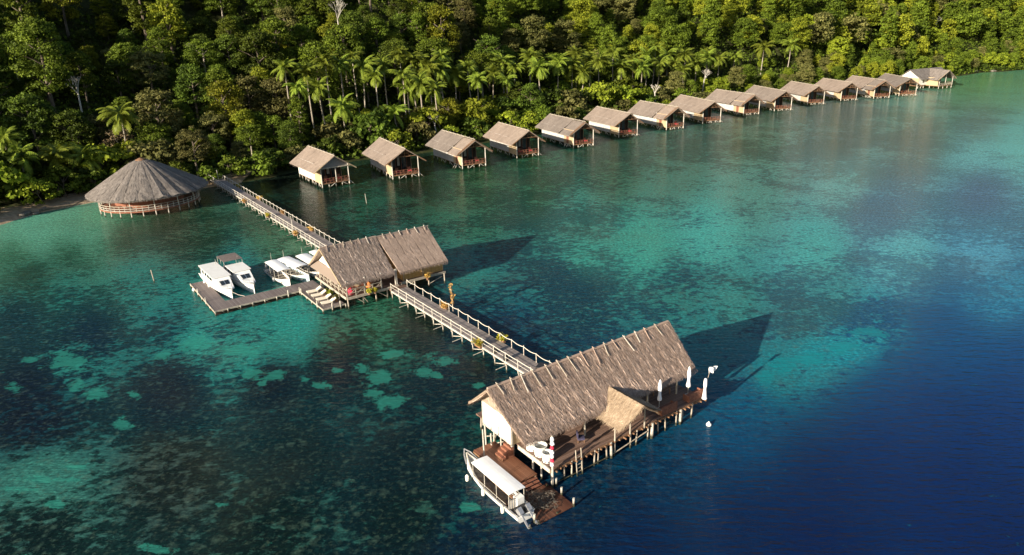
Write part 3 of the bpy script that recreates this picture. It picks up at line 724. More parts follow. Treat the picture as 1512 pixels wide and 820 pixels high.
# the rest of the wood and the added unseen shade trees: one object
Vs = []; Ls = []
def raw(me):
    v = np.empty(len(me.vertices) * 3, np.float32); me.vertices.foreach_get('co', v); a = np.empty(len(me.vertices), np.float32)
    me.attributes['leaf'].data.foreach_get('value', a); return v.reshape(-1, 3), a
RAW = {}
byk = {}
for dep, x, y, z, s, px, py, vis in rest:
    i = pick(px, s, rd); sc_ = rd.choice((rd.uniform(.5, .8), rd.uniform(.7, 1.0), rd.uniform(.95, 1.3))) * (.62 if s < 26 else .95); a = rd.uniform(0, 6.28)
    if i not in RAW: RAW[i] = raw(PROTO[i][0])
    v, lf = RAW[i]; q = v.reshape(-1, 4, 3)
    if (not vis) or dep > 330:                                  # thin out and enlarge far leaves
        kf = 3 if vis else 4; sel = rng.integers(0, kf, len(q)) == 0; cen = q.mean(1, keepdims=True); q = (cen + (q - cen) * (1.65 if vis else 2.0))[sel]; l2 = lf.reshape(-1, 4)[sel].ravel()
    else: l2 = lf
    ca, sa = math.cos(a), math.sin(a); q = q.reshape(-1, 3) * sc_
    byk.setdefault(i, []).append((np.stack([q[:, 0] * ca - q[:, 1] * sa + x, q[:, 0] * sa + q[:, 1] * ca + y, q[:, 2] + z - .3], 1), np.clip(l2 + rd.uniform(-.2, .2), 0, 1)))
mats = [dk, md, yl, ol, lm]; VV = []; LL = []; MI = []
for i, lst in byk.items():
    for q, l2 in lst:
        VV.append(q); LL.append(l2); MI.append(np.full(len(q) // 4, mats.index(PROTO[i][0].materials[0])))
VV = np.concatenate(VV); LL = np.concatenate(LL); MI = np.concatenate(MI); n = len(VV) // 4
me = bpy.data.meshes.new('far_forest'); me.vertices.add(4 * n); me.vertices.foreach_set('co', VV.ravel().astype(np.float32)); me.loops.add(4 * n); me.loops.foreach_set('vertex_index', np.arange(4 * n, dtype=np.int32))
me.polygons.add(n); me.polygons.foreach_set('loop_start', np.arange(0, 4 * n, 4, dtype=np.int32)); me.polygons.foreach_set('material_index', MI.astype(np.int32))
at_ = me.attributes.new('leaf', 'FLOAT', 'POINT'); at_.data.foreach_set('value', LL.astype(np.float32)); me.update(calc_edges=True)
for m_ in mats: me.materials.append(m_)
o = bpy.data.objects.new('far_forest', me); COL.objects.link(o); tag(o, 'mass of rainforest covering the upper and farther hillside', 'forest', kind='stuff')
print('far forest quads', n)
# undergrowth
n = 150000
x = rng.uniform(-150, 420, n * 4); y = rng.uniform(100, 480, n * 4); s = shore_dist(x, y); k_ = (s > .8) & (s < 95) & ~((x < -60) & (s < 9)); x, y = x[k_][:n], y[k_][:n]
hb = np.clip(1.3 + 1.5 * np.sin(x * .9 + 2 * np.sin(y * .37)) * np.sin(y * .8 + 1.7 * np.sin(x * .31)), .3, 3); z = ground(x, y) + rng.random(len(x)) ** .6 * hb * 1.4 + .1
P = np.stack([x, y, z], 1); Nn = unit(len(x)) + np.array([0, 0, .8]); Nn /= np.linalg.norm(Nn, axis=1)[:, None]
me = leafmesh('undergrowth', P, Nn, rng.uniform(.3, .75, len(x)), m_leaf[0]); o = bpy.data.objects.new('undergrowth', me); COL.objects.link(o)
tag(o, 'low leafy undergrowth covering the forest floor', 'undergrowth', kind='stuff')
# bare trees
def bare_tree(px, py, s, h, label, sin_, hh):
    d = fwd * FPX + rt * (px - 756) - up * (py - 410); d /= np.linalg.norm(d[:2]); b = None
    for t_ in np.arange(90, 480, 1.0):
        p = np.array([0, 0, CH]) + d * t_
        if shore_dist(p[0], p[1]) > sin_: b = p; break
    g = float(ground(b[0], b[1])); top = b[2]; h = max(6, top - g + hh)
    r = thing('bare_tree', label, 'tree', (b[0], b[1], g - .3), px)
    rr_ = random.Random(int(px)); tr = MB(); cr = MB()
    tr.tube([(0, 0, 0), (.2, .1, h * .35), (-.1, .2, h * .65)], [.28, .22, .16], 7)
    def br(p, d, L, rad, lv):
        q = p + d * L; cr.tube([p, q], [rad, rad * .6], 4)
        if lv == 0: return
        for _ in range(3):
            nd = (d + Vector((rr_.uniform(-.8, .8), rr_.uniform(-.8, .8), rr_.uniform(-.1, .6)))).normalized(); br(q, nd, L * rr_.uniform(.55, .8), rad * .55, lv - 1)
    for _ in range(4): br(Vector((-.1, .2, h * .62)), Vector((rr_.uniform(-.6, .6), rr_.uniform(-.6, .6), 1)).normalized(), h * .16, .13, 3)
    tr.build('trunk', m_deadw, r); cr.build('branches', m_deadw, r)
bare_tree(1040, 108, 1, 0, 'bare grey branching tree standing beside palms behind the eighth hut from the left', 14, 2)
bare_tree(496, 8, 1, 0, 'leafless white-branched tree high on the slope at the top of the photo', 60, 2)
bare_tree(112, 130, 1, 0, 'thin bare tree in the dark hollow left of the lone palm', 44, 3)
bare_tree(642, 172, 1, 0, 'small silvery bare tree behind the third hut from the left', 8, 1)
bare_tree(968, 128, 1, 0, 'pale twiggy tree just behind the seventh hut from the left', 8, 1)
bare_tree(1384, 30, 1, 0, 'thin pale bare trunk standing out at the top right of the forest', 40, 2)
# dry feathery tree by the lone palm
b = at(150, 185, 6); P, N, S, Lf = crown_points(4, 4, 4, 6, 45, 50, 1.3, .20)
r = thing('dry_tree', 'dry pinkish-brown feathery tree left of the lone palm above the round restaurant', 'tree', (-93, 172, 1.5))
c = bpy.data.objects.new('crown', leafmesh('crown', P, N, S, m_twig, attr=Lf)); COL.objects.link(c); c.parent = r
c = bpy.data.objects.new('trunk', trunk_mesh(7, .22, .5, 6, 4, 5, m_bark, 99)); COL.objects.link(c); c.parent = r
# ------------------------------------------------------------------ the main pavilion at the end of the jetty
def ridge_poles(parent, xs_, yr, zr, ln=.9, sl=.75, T=None):
    for x in xs_:
        mb = MB(); dx = random.uniform(-.12, .12)
        for sg in (-1, 1):
            a = Vector((x + dx, yr - sg * .12, zr + .24)); ln2 = ln * random.uniform(.6, 1.15); b = Vector((x - dx + .1 * sg, yr + sg * ln2, zr + .12 - sl * ln2 + .06))
            mb.cyl(T(a) if T else a, T(b) if T else b, .045, .035, 6)
        mb.build('ridge_pole', random.choice((m_polew, m_pole, m_bark, m_thatch)), parent)
def piles(parent, pts_, ztop, mat=None, r=.09, zb=-2.5, name='pile'):
    for (x, y) in pts_:
        mb = MB(); j = .06
        mb.tube([(x + random.uniform(-j, j), y + random.uniform(-j, j), zb), (x, y, .2), (x + random.uniform(-j, j), y + random.uniform(-j, j), ztop)], [r, r * random.uniform(.85, 1.1), r * .85], 7)
        mb.build(name, mat or m_pole, parent)

T0 = thing('dive_pavilion', 'large open pavilion on stilts with long shaggy thatched roof at the seaward end', 'pavilion', W(0, 0), UA)
DZ = 1.6
mb = MB()
random.seed(3)
for k in range(24):                                       # boards at slightly different heights and ends
    y0 = .02 + k * .44; mb.box(0 + random.uniform(-.06, .02), 17.9 + random.uniform(-.1, .12), y0, y0 + .42, DZ - .12 + random.uniform(-.008, .008), DZ + random.uniform(-.006, .006))
mb.box(17.9, 19.0, 5.0, 9.6, DZ - .12, DZ)
mb.build('deck', m_deck, T0)
mb = MB(); mb.box(-.10, -.004, 0, 4.2, DZ - .34, DZ + .02); mb.build('deck_edge', m_polew, T0)
mb = MB(); mb.box(0, 17.9, -.10, -.004, DZ - .30, DZ - .10)
for k in range(34):
    x = .3 + k * .53; mb.box(x, x + .09, -.10 - random.uniform(.05, .34), 10.4, DZ - .25, DZ - .135)
mb.build('joists', m_wood, T0)
random.seed(5)
front = [(x, -.06) for x in (0.05, 1.35, 2.1, 3.2, 4.5, 4.9, 5.9, 6.8, 8.6, 9.3, 10.7, 12.0, 12.9, 14.3, 15.1, 16.3)]
piles(T0, front, DZ - .1, m_pole, .07)
piles(T0, [(6.35, -.15), (11.1, -.15), (14.72, -.15)], DZ - .1, m_polew, .13)
piles(T0, [(x, y) for y in (2.6, 5.2, 8.0, 10.2) for x in (.2, 2.6, 5.2, 7.8, 10.4, 13.0, 15.6, 17.7)], DZ - .1, m_pole, .1)
piles(T0, [(-.45, 8.5), (-.4, 7.3), (-.35, 6.3), (-.4, 5.2), (-.3, 4.6), (-.05, 2.2), (-.05, 1.1)], DZ + .1, m_polew, .08)
for a, b in (((-.45, 8.5, .45), (-.4, 6.9, 1.3)), ((-.4, 7.3, .3), (-.35, 5.9, 1.2)), ((-.35, 6.3, .2), (-.3, 5.0, 1.2)), ((0, -.12, .22), (6.0, -.12, .22)), ((6.5, -.12, .3), (10.5, -.12, .9)), ((2.6, 2.6, .2), (5.2, 2.6, 1.4)), ((10.4, 2.6, 1.4), (13, 2.6, .2))):
    mb = MB(); mb.cyl(a, b, .05, .05, 6); mb.build('brace', m_pole, T0)
# walls
mb = MB(); mb.box(-.52, -.44, 4.5, 8.65, 1.75, 4.05); mb.build('west_wall', m_white, T0, 'white panelled end wall above the landing')
mb = MB(); mb.box(-.56, -.4, 4.42, 4.54, 1.5, 4.1); mb.box(-.56, -.4, 8.62, 8.74, 1.5, 4.1); mb.box(-.56, -.4, 4.42, 8.74, 1.62, 1.74); mb.build('wall_frame', m_polew, T0)
mb = MB(); mb.box(-.43, 6.0, 8.6, 8.68, DZ, 4.3); mb.build('back_wall', m_tan, T0)
mb = MB(); mb.box(-.43, 3.2, 4.5, 4.56, DZ, 4.4); mb.build('inner_wall', m_tan, T0)
# gable screen of thatch under the west ridge
mb = MB()
mb.add([(-.75, 1.9, 4.15), (-.75, 8.8, 4.15), (-.75, 5.3, 6.75), (-.62, 1.9, 4.15), (-.62, 8.8, 4.15), (-.62, 5.3, 6.75)], [(0, 2, 1), (3, 4, 5), (0, 1, 4, 3), (1, 2, 5, 4), (2, 0, 3, 5)],
       [[(0, 3), (3.4, 0), (7, 3)], [(0, 3), (7, 3), (3.4, 0)]] + [[(0, 0), (1, 0), (1, 1), (0, 1)]] * 3)
mb.build('gable_screen', m_thatchg, T0)
mb = MB()
for (x, y) in ((1.6, 1.9), (5.2, 1.9), (9.2, 1.9), (12.6, 1.9), (16.4, 1.9), (2, 8.6), (6, 8.6), (10.5, 8.6), (14, 8.6), (17.4, 8.6), (17.4, 5.2)):
    p = MB(); p.cyl((x, y, DZ), (x, y, 4.2 if y < 8 else 4.4), .09, .08, 8); p.build('roof_post', m_pole, T0)
mb = MB(); mb.beam((-1.2, 1.95, 4.25), (18, 1.95, 4.25), .14); mb.beam((-1.2, 8.6, 4.25), (18, 8.6, 4.25), .14); mb.beam((-1.4, 5.3, 6.75), (18, 5.3, 6.75), .14)
for x in np.arange(-.9, 18, 1.7):
    mb.beam((x, 1.5, 3.9), (x, 5.3, 6.85), .08); mb.beam((x, 9.1, 3.9), (x, 5.3, 6.85), .08)
mb.build('rafters', m_pole, T0)
random.seed(9)
mb = MB(); roof(mb, -1.55, 18.1, 7.1, 5.3, 1.35, 3.95, 9.25, 3.95, over=.62, thick=.26, nx=130, ny=12, amp=.055, blades=12000, fringe=2600, blen=.5, bw=.04)
RF = mb.build('roof', m_thatch, T0)
mb = MB(); mb.cyl((-2.2, 5.3, 6.98), (-1.5, 9.3, 3.75), .09, .07, 7); mb.cyl((-2.2, 5.3, 6.98), (-1.5, 1.4, 3.75), .07, .05, 7); mb.build('barge_board', m_thatchg, RF)
mb = MB(); mb.cyl((-2.1, 5.3, 7.12), (18.6, 5.3, 7.12), .13, .13, 8); mb.build('ridge_cap', m_thatch, RF)
ridge_poles(RF, [-1.1, .1, 1.15, 2.4, 3.8, 5.1, 6.3, 7.7, 9.0, 10.3, 11.5, 12.9, 14.2, 15.4, 16.9], 5.3, 7.1, 1.15, .78)
# porch roof: ridge runs out towards the sea
mb = MB(); TP = lambda p: Vector((8.5 + p[1], p[0], p[2]))
roof(mb, -1.35, 2.6, 4.85, 0, -1.95, 3.6, 1.95, 3.6, T=TP, over=.25, thick=.2, nx=16, ny=8, amp=.06, blades=3600, fringe=1300, blen=.7, bw=.055)
PR = mb.build('porch_roof', m_thatchg, T0, 'golden newer thatch over the small seaward porch')
for x in (6.75, 10.25):
    for y in (-.08, -1.0):
        if y < -.5 and x > 8: continue
mb = MB(); mb.cyl((6.75, -.1, 0), (6.75, -.1, 3.7), .07, .06, 7); mb.build('porch_post', m_pole, T0)
mb = MB(); mb.cyl((10.2, -.1, DZ - .3), (10.2, -.1, 3.7), .07, .06, 7); mb.build('porch_post', m_pole, T0)
mb = MB(); mb.cyl((8.5, -.1, DZ - .3), (8.5, -.1, 4.6), .07, .06, 7); mb.build('porch_post', m_pole, T0)
mb = MB(); mb.beam((6.6, -1.2, 3.58), (6.6, 1.9, 3.58), .09); mb.beam((10.4, -1.2, 3.58), (10.4, 1.9, 3.58), .09); mb.beam((8.5, -1.45, 4.62), (8.5, 2.2, 4.62), .09); mb.beam((6.6, -.9, 3.6), (8.5, -.9, 4.65), .08); mb.beam((10.4, -.9, 3.6), (8.5, -.9, 4.65), .08)
mb.build('porch_frame', m_wood, T0)
# swimming ladder
lad = thing('ladder', 'pale wooden swimming ladder hanging from the front edge of the pavilion deck', 'ladder', W(2.75, -.22), UA)
for x in (-.28, .28):
    mb = MB(); mb.beam((x, .12, 2.35), (x, -.14, -.5), .08, .05); mb.build('rail', m_pole, lad)
for k in range(6):
    mb = MB(); z = .05 + k * .32; yy = -.1 + (z + .2) * .09; mb.cyl((-.28, yy, z), (.28, yy, z), .03, .03, 6); mb.build('rung', m_pole, lad)

# lower landing, steps and the awash stage
L1 = thing('boat_landing', 'low red-brown wooden landing between the white boat and the pavilion', 'landing', W(0, 0), UA)
mb = MB(); mb.box(-2.55, -.35, 1.3, 7.2, .50, .60); mb.build('deck', m_deckr, L1)
mb = MB()
for x in (-2.55, -1.5, -.4): mb.box(x - .05, x + .05, 1.3, 7.2, .36, .495)
mb.build('joists', m_wood, L1)
piles(L1, [(x, y) for x in (-2.45, -.45) for y in (1.45, 3.2, 5.0, 7.05)], .5, m_pole, .08)
for nm, st in (('upper_steps', [(-.95 + .0, .60, 4.4), ]),): pass
S1 = thing('steps', 'wooden steps climbing from the low landing to the pavilion deck', 'steps', W(-.35, 5.15), UA)
for k in range(4):
    mb = MB(); mb.box(-1.15 + k * .28, -.868 + k * .28, -.75, .35, .605, .78 + k * .22); mb.build('tread', m_redw, S1)
mb = MB(); mb.box(-1.2, -1.16, -.8, .4, .605, .66); mb.build('kick_board', m_wood, S1)
S2 = thing('steps', 'short wooden steps going down from the low landing to the stage awash in the sea', 'steps', W(-1.3, 1.25), UA)
for k in range(3):
    mb = MB(); mb.box(-.75, .75, -.28 - k * .28, -.02 - k * .28, .42 - k * .13, .47 - k * .13); mb.build('tread', m_redw, S2)
L2 = thing('sunken_stage', 'wet brown wooden stage awash just above the sea below the landing', 'stage', W(0, 0), UA)
mb = MB(); mb.box(-3.45, -.1, -3.0, .4, .03, .10); mb.build('deck', m_deckw, L2)
piles(L2, [(-.25, .1), (-3.3, .1), (-1.7, -2.9)], .06, m_pole, .08)
for (u_, v_, lb) in ((.35, -.25, 'nearest the pavilion corner'), (-.05, -1.4, 'in the middle of the outer edge'), (-.15, -2.95, 'at the outer tip'), (-3.6, -2.6, 'beside the outboard motors')):
    p = MB(); p.cyl((0, 0, -2), (0, 0, .75), .09, .09, 10); o = p.build('mooring_post', m_polew); tag(o, 'short white mooring post %s of the sunken stage' % lb, 'post'); o.location = W(u_, v_); o.rotation_euler = (0, 0, UA)
for (u_, v_, h, lb) in ((-2.3, 6.0, 3.1, 'tall thin pale pole at the corner of the low landing beside the bow'), (-1.25, 7.3, 2.5, 'tall thin pale pole beside the inner end of the low landing under the white wall'), (-.95, 6.9, 1.7, 'shorter pale pole beside the steps under the white wall')):
    p = MB(); p.tube([(0, 0, -2), (.03, 0, .5), (0, .03, h)], [.075, .07, .06], 7); o = p.build('pole', m_polew); tag(o, lb, 'pole'); o.location = W(u_, v_)
# rough coral net under the steps
mb = MB()
for _ in range(420):
    a = Vector((random.uniform(-1.5, 1.3), random.uniform(-1.0, 1.0), random.uniform(.0, .28))); d = Vector((random.gauss(0, 1), random.gauss(0, 1), random.gauss(0, .25))).normalized() * random.uniform(.12, .3)
    mb.beam(a, a + d, .025)
o = mb.build('fishing_net', m_net); tag(o, 'heap of tangled dark net on the stage beside the outboard motors', 'net'); o.location = W(-2.0, -1.0, .12)

# tubs
for (u_, v_, r_, h_, lb) in ((.62, 3.15, .54, .95, 'innermost and deepest of three round white rinse tubs at the pavilion corner'), (.62, 2.05, .52, .85, 'middle round white rinse tub with murky water at the pavilion corner'), (.48, 1.02, .40, .8, 'smallest round white rinse tub beside the striped corner pole')):
    t_ = thing('rinse_tub', lb, 'tub', W(u_, v_, DZ), UA, 'white rinse tubs')
    mb = MB(); mb.lathe([(0, .0), (r_ * .93, .0), (r_ * .97, h_ * .5), (r_, h_), (r_ + .04, h_), (r_ + .04, h_ + .035), (r_ - .03, h_ + .035), (r_ - .05, h_ * .35), (0, h_ * .35)], 28); mb.build('body', m_tank, t_)
    mb = MB(); mb.lathe([(0, h_ * .62), (r_ - .045, h_ * .62)], 28); mb.build('water', m_grey, t_)
    for k in range(3):
        mb = MB(); a = 3.6 + k * .6; mb.box(r_ * math.cos(a) - .05, r_ * math.cos(a) + .05, r_ * math.sin(a) - .05, r_ * math.sin(a) + .05, .08, .2); mb.build('fitting', m_grey, t_)
# wrapped corner pole
P0 = thing('banner_pole', 'tall corner pole wrapped with white and dark red cloth beside the rinse tubs', 'pole', W(0.0, -.22), UA)
mb = MB(); mb.tube([(0, 0, -2), (.02, 0, 2), (0, 0, 4.75)], [.09, .085, .06], 8); mb.build('pole', m_polew, P0)
for k in range(7):
    mb = MB(); z = 2.0 + k * .38; mb.lathe([(.09, z), (.17 + .03 * (k % 2), z + .1), (.13, z + .26), (.09, z + .36)], 9, (random.uniform(-.03, .03), 0, 0)); mb.build('cloth_band', m_red if k in (1, 4) else m_canvas, P0)
# closed parasols and daybeds
for (u_, v_, lb) in ((13.1, .95, 'folded white parasol nearer the porch roof on the pavilion deck'), (16.95, 1.0, 'folded white parasol at the outer right corner of the pavilion deck')):
    q = thing('folded_parasol', lb, 'parasol', W(u_, v_, DZ), UA, 'folded parasols')
    mb = MB(); mb.cyl((0, 0, 0), (0, 0, 2.9), .035, .03, 8); mb.build('pole', m_polew, q)
    mb = MB(); mb.lathe([(.03, 3.0), (.10, 2.85), (.17, 2.45), (.19, 2.1), (.13, 1.75), (.15, 1.45), (.22, 1.1), (.20, .98), (.06, 1.02)], 12); mb.build('canopy', m_canvas, q)
    mb = MB(); mb.lathe([(.3, 0), (.3, .08), (.05, .12)], 16); mb.build('base', m_grey, q)
for (u_, v_, lb) in ((13.4, .35, 'brown wooden bench box below the parasol nearer the porch'), (17.0, .4, 'brown wooden bench box at the outer right corner of the deck')):
    q = thing('wooden_bench', lb, 'bench', W(u_, v_, DZ), UA)
    mb = MB(); mb.box(-.95, .95, -.35, .35, .38, .44); mb.build('seat', m_redw, q)
    mb = MB(); mb.box(-.95, .95, -.38, -.32, 0, .85); mb.build('backrest', m_redw, q)
    for sx_ in (-1, 1):
        mb = MB(); mb.box(sx_ * .95 - .04, sx_ * .95 + .04, -.38, .38, 0, .62); mb.build('side_panel', m_redw, q)
for (u_, v_, lb) in ((15.2, 2.6, 'low dark wooden table in the shade at the right end of the pavilion'), (12.0, 3.2, 'low dark wooden table in the shade behind the porch roof')):
    q = thing('table', lb, 'table', W(u_, v_, DZ), UA)
    mb = MB(); mb.box(-.8, .8, -.45, .45, .68, .73); mb.build('table_top', m_wood, q)
    for a in (-.7, .7):
        for b in (-.36, .36):
            mb = MB(); mb.box(a - .04, a + .04, b - .04, b + .04, 0, .68); mb.build('leg', m_wood, q)
q = thing('armchair', 'dark blue cushioned chair under the near eave left of the porch roof', 'chair', W(4.4, 1.5, DZ), UA + 1)
m_purple = mottled('purple_cloth', (.03, .03, .06), (.08, .07, .13), 4)
mb = MB(); mb.box(-.3, .3, -.3, .3, .25, .42); mb.build('seat', m_purple, q)
mb = MB(); mb.box(-.3, .3, .24, .34, .42, .9); mb.build('backrest', m_purple, q)
for a in (-.26, .26):
    for b in (-.26, .26):
        mb = MB(); mb.box(a - .03, a + .03, b - .03, b + .03, 0, .25); mb.build('leg', m_wood, q)
# flag and wrapped post at the outer corner
q = thing('wrapped_post', 'short post wrapped in white cloth at the outer right corner of the pavilion deck', 'post', W(17.75, -.25, DZ), UA)
mb = MB(); mb.cyl((0, 0, 0), (0, 0, 1.9), .06, .05, 8); mb.build('post', m_polew, q)
mb = MB(); mb.lathe([(.25, 0), (.20, .2), (.16, .6), (.11, 1.0), (.17, 1.3), (.16, 1.75), (.12, 2.0), (0, 2.06)], 11); mb.build('cloth', m_canvas, q)
q = thing('flag', 'white flag on a slanting thin pole at the outer corner of the pavilion deck', 'flag', W(17.95, -.15, DZ), UA)
mb = MB(); mb.tube([(0, 0, .8), (.35, .1, 1.8), (.62, .1, 2.7)], [.03, .025, .018], 6); mb.build('pole', m_pole, q)
mb = MB(); N_ = 8; gv = []; fsx = []
for i in range(N_ + 1):
    for j in range(5): gv.append((.46 + .9 * i / N_ + .10 * j / 4, .1 + .12 * math.sin(i * 1.1 + j * .5), 2.25 + .55 * j / 4 - .12 * i / N_ + .04 * math.sin(i)))
for i in range(N_):
    for j in range(4): a = i * 5 + j; fsx.append((a, a + 5, a + 6, a + 1))
mb.add(gv, fsx); fl_ = mb.build('cloth', m_canvas, q); sm_ = fl_.modifiers.new('thick', 'SOLIDIFY'); sm_.thickness = .012
def buoy(loc, r_, lb, nm='buoy'):
    mb = MB(); mb.lathe([(0, -r_ * .6), (r_ * .8, -r_ * .4), (r_, 0), (r_ * .85, r_ * .5), (r_ * .4, r_ * .85), (.08, r_ * .95), (.06, r_ * 1.3), (0, r_ * 1.3)], 14)
    o = mb.build(nm, m_tank, smooth=True); tag(o, lb, 'buoy'); o.location = loc; return o
p = at(1046.5, 628); buoy((p.x, p.y, .05), .25, 'round white buoy floating off the right corner of the pavilion')
p = at(288, 429); buoy((p.x, p.y, .1), .38, 'white float at the outer corner of the boat dock')

# ------------------------------------------------------------------ jetties
JZ = 1.3
def jetty(name, label, v0, v1, u0_, u1_, skipL=(), bag=()):
    J = thing(name, label, 'jetty', W(0, 0), UA)
    mb = MB(); v = v0
    while v < v1 - .05:
        e = min(v + 2.1, v1); mb.box(u0_ + .05, u1_ - .05, v + .02, e - .02, JZ - .07 + random.uniform(-.012, .012), JZ + random.uniform(-.012, .012)); v = e
    mb.build('walkway', m_jetty, J)
    for u_ in (u0_, u1_):
        mb = MB(); mb.beam((u_, v0, JZ - .12), (u_, v1, JZ - .12), .13, .2); mb.build('edge_beam', m_polew if u_ == u0_ else m_pole, J)
    n = int((v1 - v0) / 2.1); K = []
    for k in range(n + 1):
        v = v0 + (v1 - v0) * k / n; K.append(v)
        for u_, s_ in ((u0_, -1), (u1_, 1)):
            mb = MB(); j = random.uniform(-.04, .04); mb.cyl((u_ + s_ * .05, v, JZ - .5), (u_ + s_ * .05 + j, v + j, JZ + 1.05 + random.uniform(-.06, .06)), .05, .045, 7); mb.build('railing_post', m_polew, J)
        mb = MB(); mb.beam((u0_ - .1, v, JZ - .27), (u1_ + .1, v, JZ - .27), .12); mb.build('cross_beam', m_pole, J)
    for k in range(n + 1):
        v = K[k]
        for u_ in (u0_ + .05, u1_ - .05):
            mb = MB(); mb.tube([(u_ + random.uniform(-.08, .08), v + random.uniform(-.1, .1), -2.5), (u_, v, JZ - .2)], [.07, .06], 7); mb.build('pile', m_polew if u_ < u1_ - .5 else m_pole, J)
    for k in range(0, n):
        if k % 2: continue
        mb = MB(); mb.cyl((u0_ - .02, K[k], JZ - .3), (u0_ - .02, K[k + 1] , .25), .05, .045, 6); mb.build('brace', m_polew, J)
        mb = MB(); mb.cyl((u0_ - .9, K[k] + .6, .35), (u0_ + .5, K[k] + .6, .45), .045, .045, 6); mb.build('outrigger_brace', m_polew, J)
    for u_, s_, sag in ((u0_, -1, .03), (u1_, 1, .14)):
        mb = MB()
        for k in range(n):
            pts_ = [(u_ + s_ * .05, K[k] + (K[k + 1] - K[k]) * i / 5, JZ + .95 - sag * math.sin(math.pi * i / 5)) for i in range(6)]
            mb.tube(pts_, [.033] * 6, 5)
        mb.build('handrail_rope', m_rope, J)
        if s_ < 0:
            mb = MB(); mb.beam((u_ - .05, v0, JZ + .5), (u_ - .05, v1, JZ + .5), .03); mb.build('lower_rail', m_rope, J)
    return J
random.seed(21)
jetty('jetty', 'wooden jetty with white posts joining the two thatched pavilions', 9.0, 43.6, 8.25, 10.5)
jetty('jetty', 'long wooden jetty with white posts running from the middle pavilion to the trees on shore', 55.2, 146.0, 8.1, 10.45)

def planter(px, py, mat, lb, L=1.0, big=1.0, z=JZ, uoff=0):
    p = at(px, py, z); q = thing('planter', lb, 'planter', (p.x, p.y, z - .1), UA + (math.pi / 2), 'leafy planters along the jetty and pavilions')
    mb = MB(); mb.box(-.5 * L, .5 * L, -.14, .14, 0, .26); mb.build('box', m_wood, q)
    n = int(170 * L * big); P = np.stack([rng.uniform(-.5 * L, .5 * L, n), rng.normal(0, .2, n), rng.uniform(.25, .25 + .55 * big, n)], 1)
    P[:, :2] *= (1 + (P[:, 2:3] - .2) * .5); c = leafmesh('leaves', P, (lambda a: a / np.linalg.norm(a, axis=1)[:, None])(unit(n) + np.array([0, 0, .5])), rng.uniform(.06, .15, n), mat)
    o = bpy.data.objects.new('leaves', c); COL.objects.link(o); o.parent = q
planter(706, 511, m_plant, 'yellow-leaved planter on the left rail of the jetty nearest the large pavilion', 1.1)
planter(741, 503, m_plant, 'golden planter on the right rail of the jetty nearest the large pavilion', 1.0)
planter(657, 455, m_planto, 'orange-leaved planter on the right rail of the jetty close to the tall decorated pole', 1.0)
planter(361, 299, m_planto, 'dry yellow planter on the left rail near the landward end of the long jetty', 1.1)
planter(383, 295, m_planto, 'dry orange planter on the right rail near the landward end of the long jetty', 1.1)
planter(395, 320, m_plant, 'bright yellow-green planter on the left rail half way along the long jetty', 1.1)
planter(419, 316, m_planto, 'straw-coloured planter on the right rail half way along the long jetty', 1.2)
planter(436, 347, m_planto, 'straw-coloured planter on the left rail of the long jetty nearest the middle pavilion', 1.1)
planter(460, 341, m_planto, 'pale yellow planter on the right rail of the long jetty nearest the middle pavilion', 1.0)
planter(353, 277, m_plant, 'green planter on the right rail where the long jetty comes out of the trees', 1.0)
for (px, py, h, nm, lb, mt) in ((669, 457, 3.6, 'decorated_pole', 'tall pole hung with dried palm leaves beside the jetty railing', m_planto), (433, 340, 2.8, 'white_pole', 'slanting white pole on the right side of the long jetty', m_polew), (323, 266, 2.6, 'white_pole', 'white pole at the landward end of the long jetty under the trees', m_polew)):
    p = at(px, py, JZ); q = thing(nm, lb, 'pole', (p.x, p.y, JZ - .3), 0)
    mb = MB(); mb.tube([(0, 0, 0), (-.05, 0, h * .5), (-.12, 0, h)], [.07, .06, .05], 7); mb.build('pole', m_pole if nm[0] == 'd' else m_polew, q)
    if nm[0] == 'd':
        n = 150; z_ = rng.uniform(1.0, h + .1, n); P = np.stack([rng.normal(0, .13, n) - .03 * z_, rng.normal(0, .13, n), z_], 1)
        o = bpy.data.objects.new('dry_leaves', leafmesh('dry_leaves', P, unit(n), rng.uniform(.05, .16, n), mt)); COL.objects.link(o); o.parent = q
for (px, py, h, lb) in ((228, 418, 2.0, 'lone leaning stick in the lagoon left of the boat dock'), (541.5, 303, 2.3, 'lone pale stick in the lagoon in front of the second hut from the left')):
    p = at(px, py, 0); mb = MB(); mb.tube([(0, 0, -2), (0, 0, .3), (-.12, 0, h)], [.08, .07, .06], 6); o = mb.build('channel_stake', m_pole); tag(o, lb, 'stake'); o.location = p
# dark bundles and bits at the jetty end
for (px, py, s_, lb) in ((731, 521, .36, 'dark dive bag left of its twin on the jetty by the left rail'), (747, 532, .38, 'dark dive bag right of its twin on the jetty by the left rail')):
    p = at(px, py, JZ); q = thing('dive_bag', lb, 'bag', (p.x, p.y, JZ), UA)
    mb = MB(); mb.lathe([(0, 0), (s_ * .75, .02), (s_ * .85, s_ * .8), (s_ * .6, s_ * 1.6), (s_ * .2, s_ * 1.9), (0, s_ * 1.9)], 10); b_ = mb.build('body', m_black, q, smooth=True)
    mb = MB(); mb.tube([(-.12, 0, s_ * 1.8), (0, 0, s_ * 2.2), (.12, 0, s_ * 1.8)], [.02] * 3, 5); mb.build('handle', m_grey, q)
q = thing('handcart', 'dark cart with a shiny metal tub where the jetty meets the large pavilion', 'cart', W(9.5, 13.3, JZ), UA + .5)
mb = MB(); mb.box(-.55, .55, -.4, .4, .35, .9); mb.build('box', m_black, q)
mb = MB(); mb.lathe([(.0, .3), (.3, .3), (.36, .85), (.30, .85), (.27, .4), (0, .4)], 14, (-.95, -.2, 0)); mb.build('tub', m_metal, q)
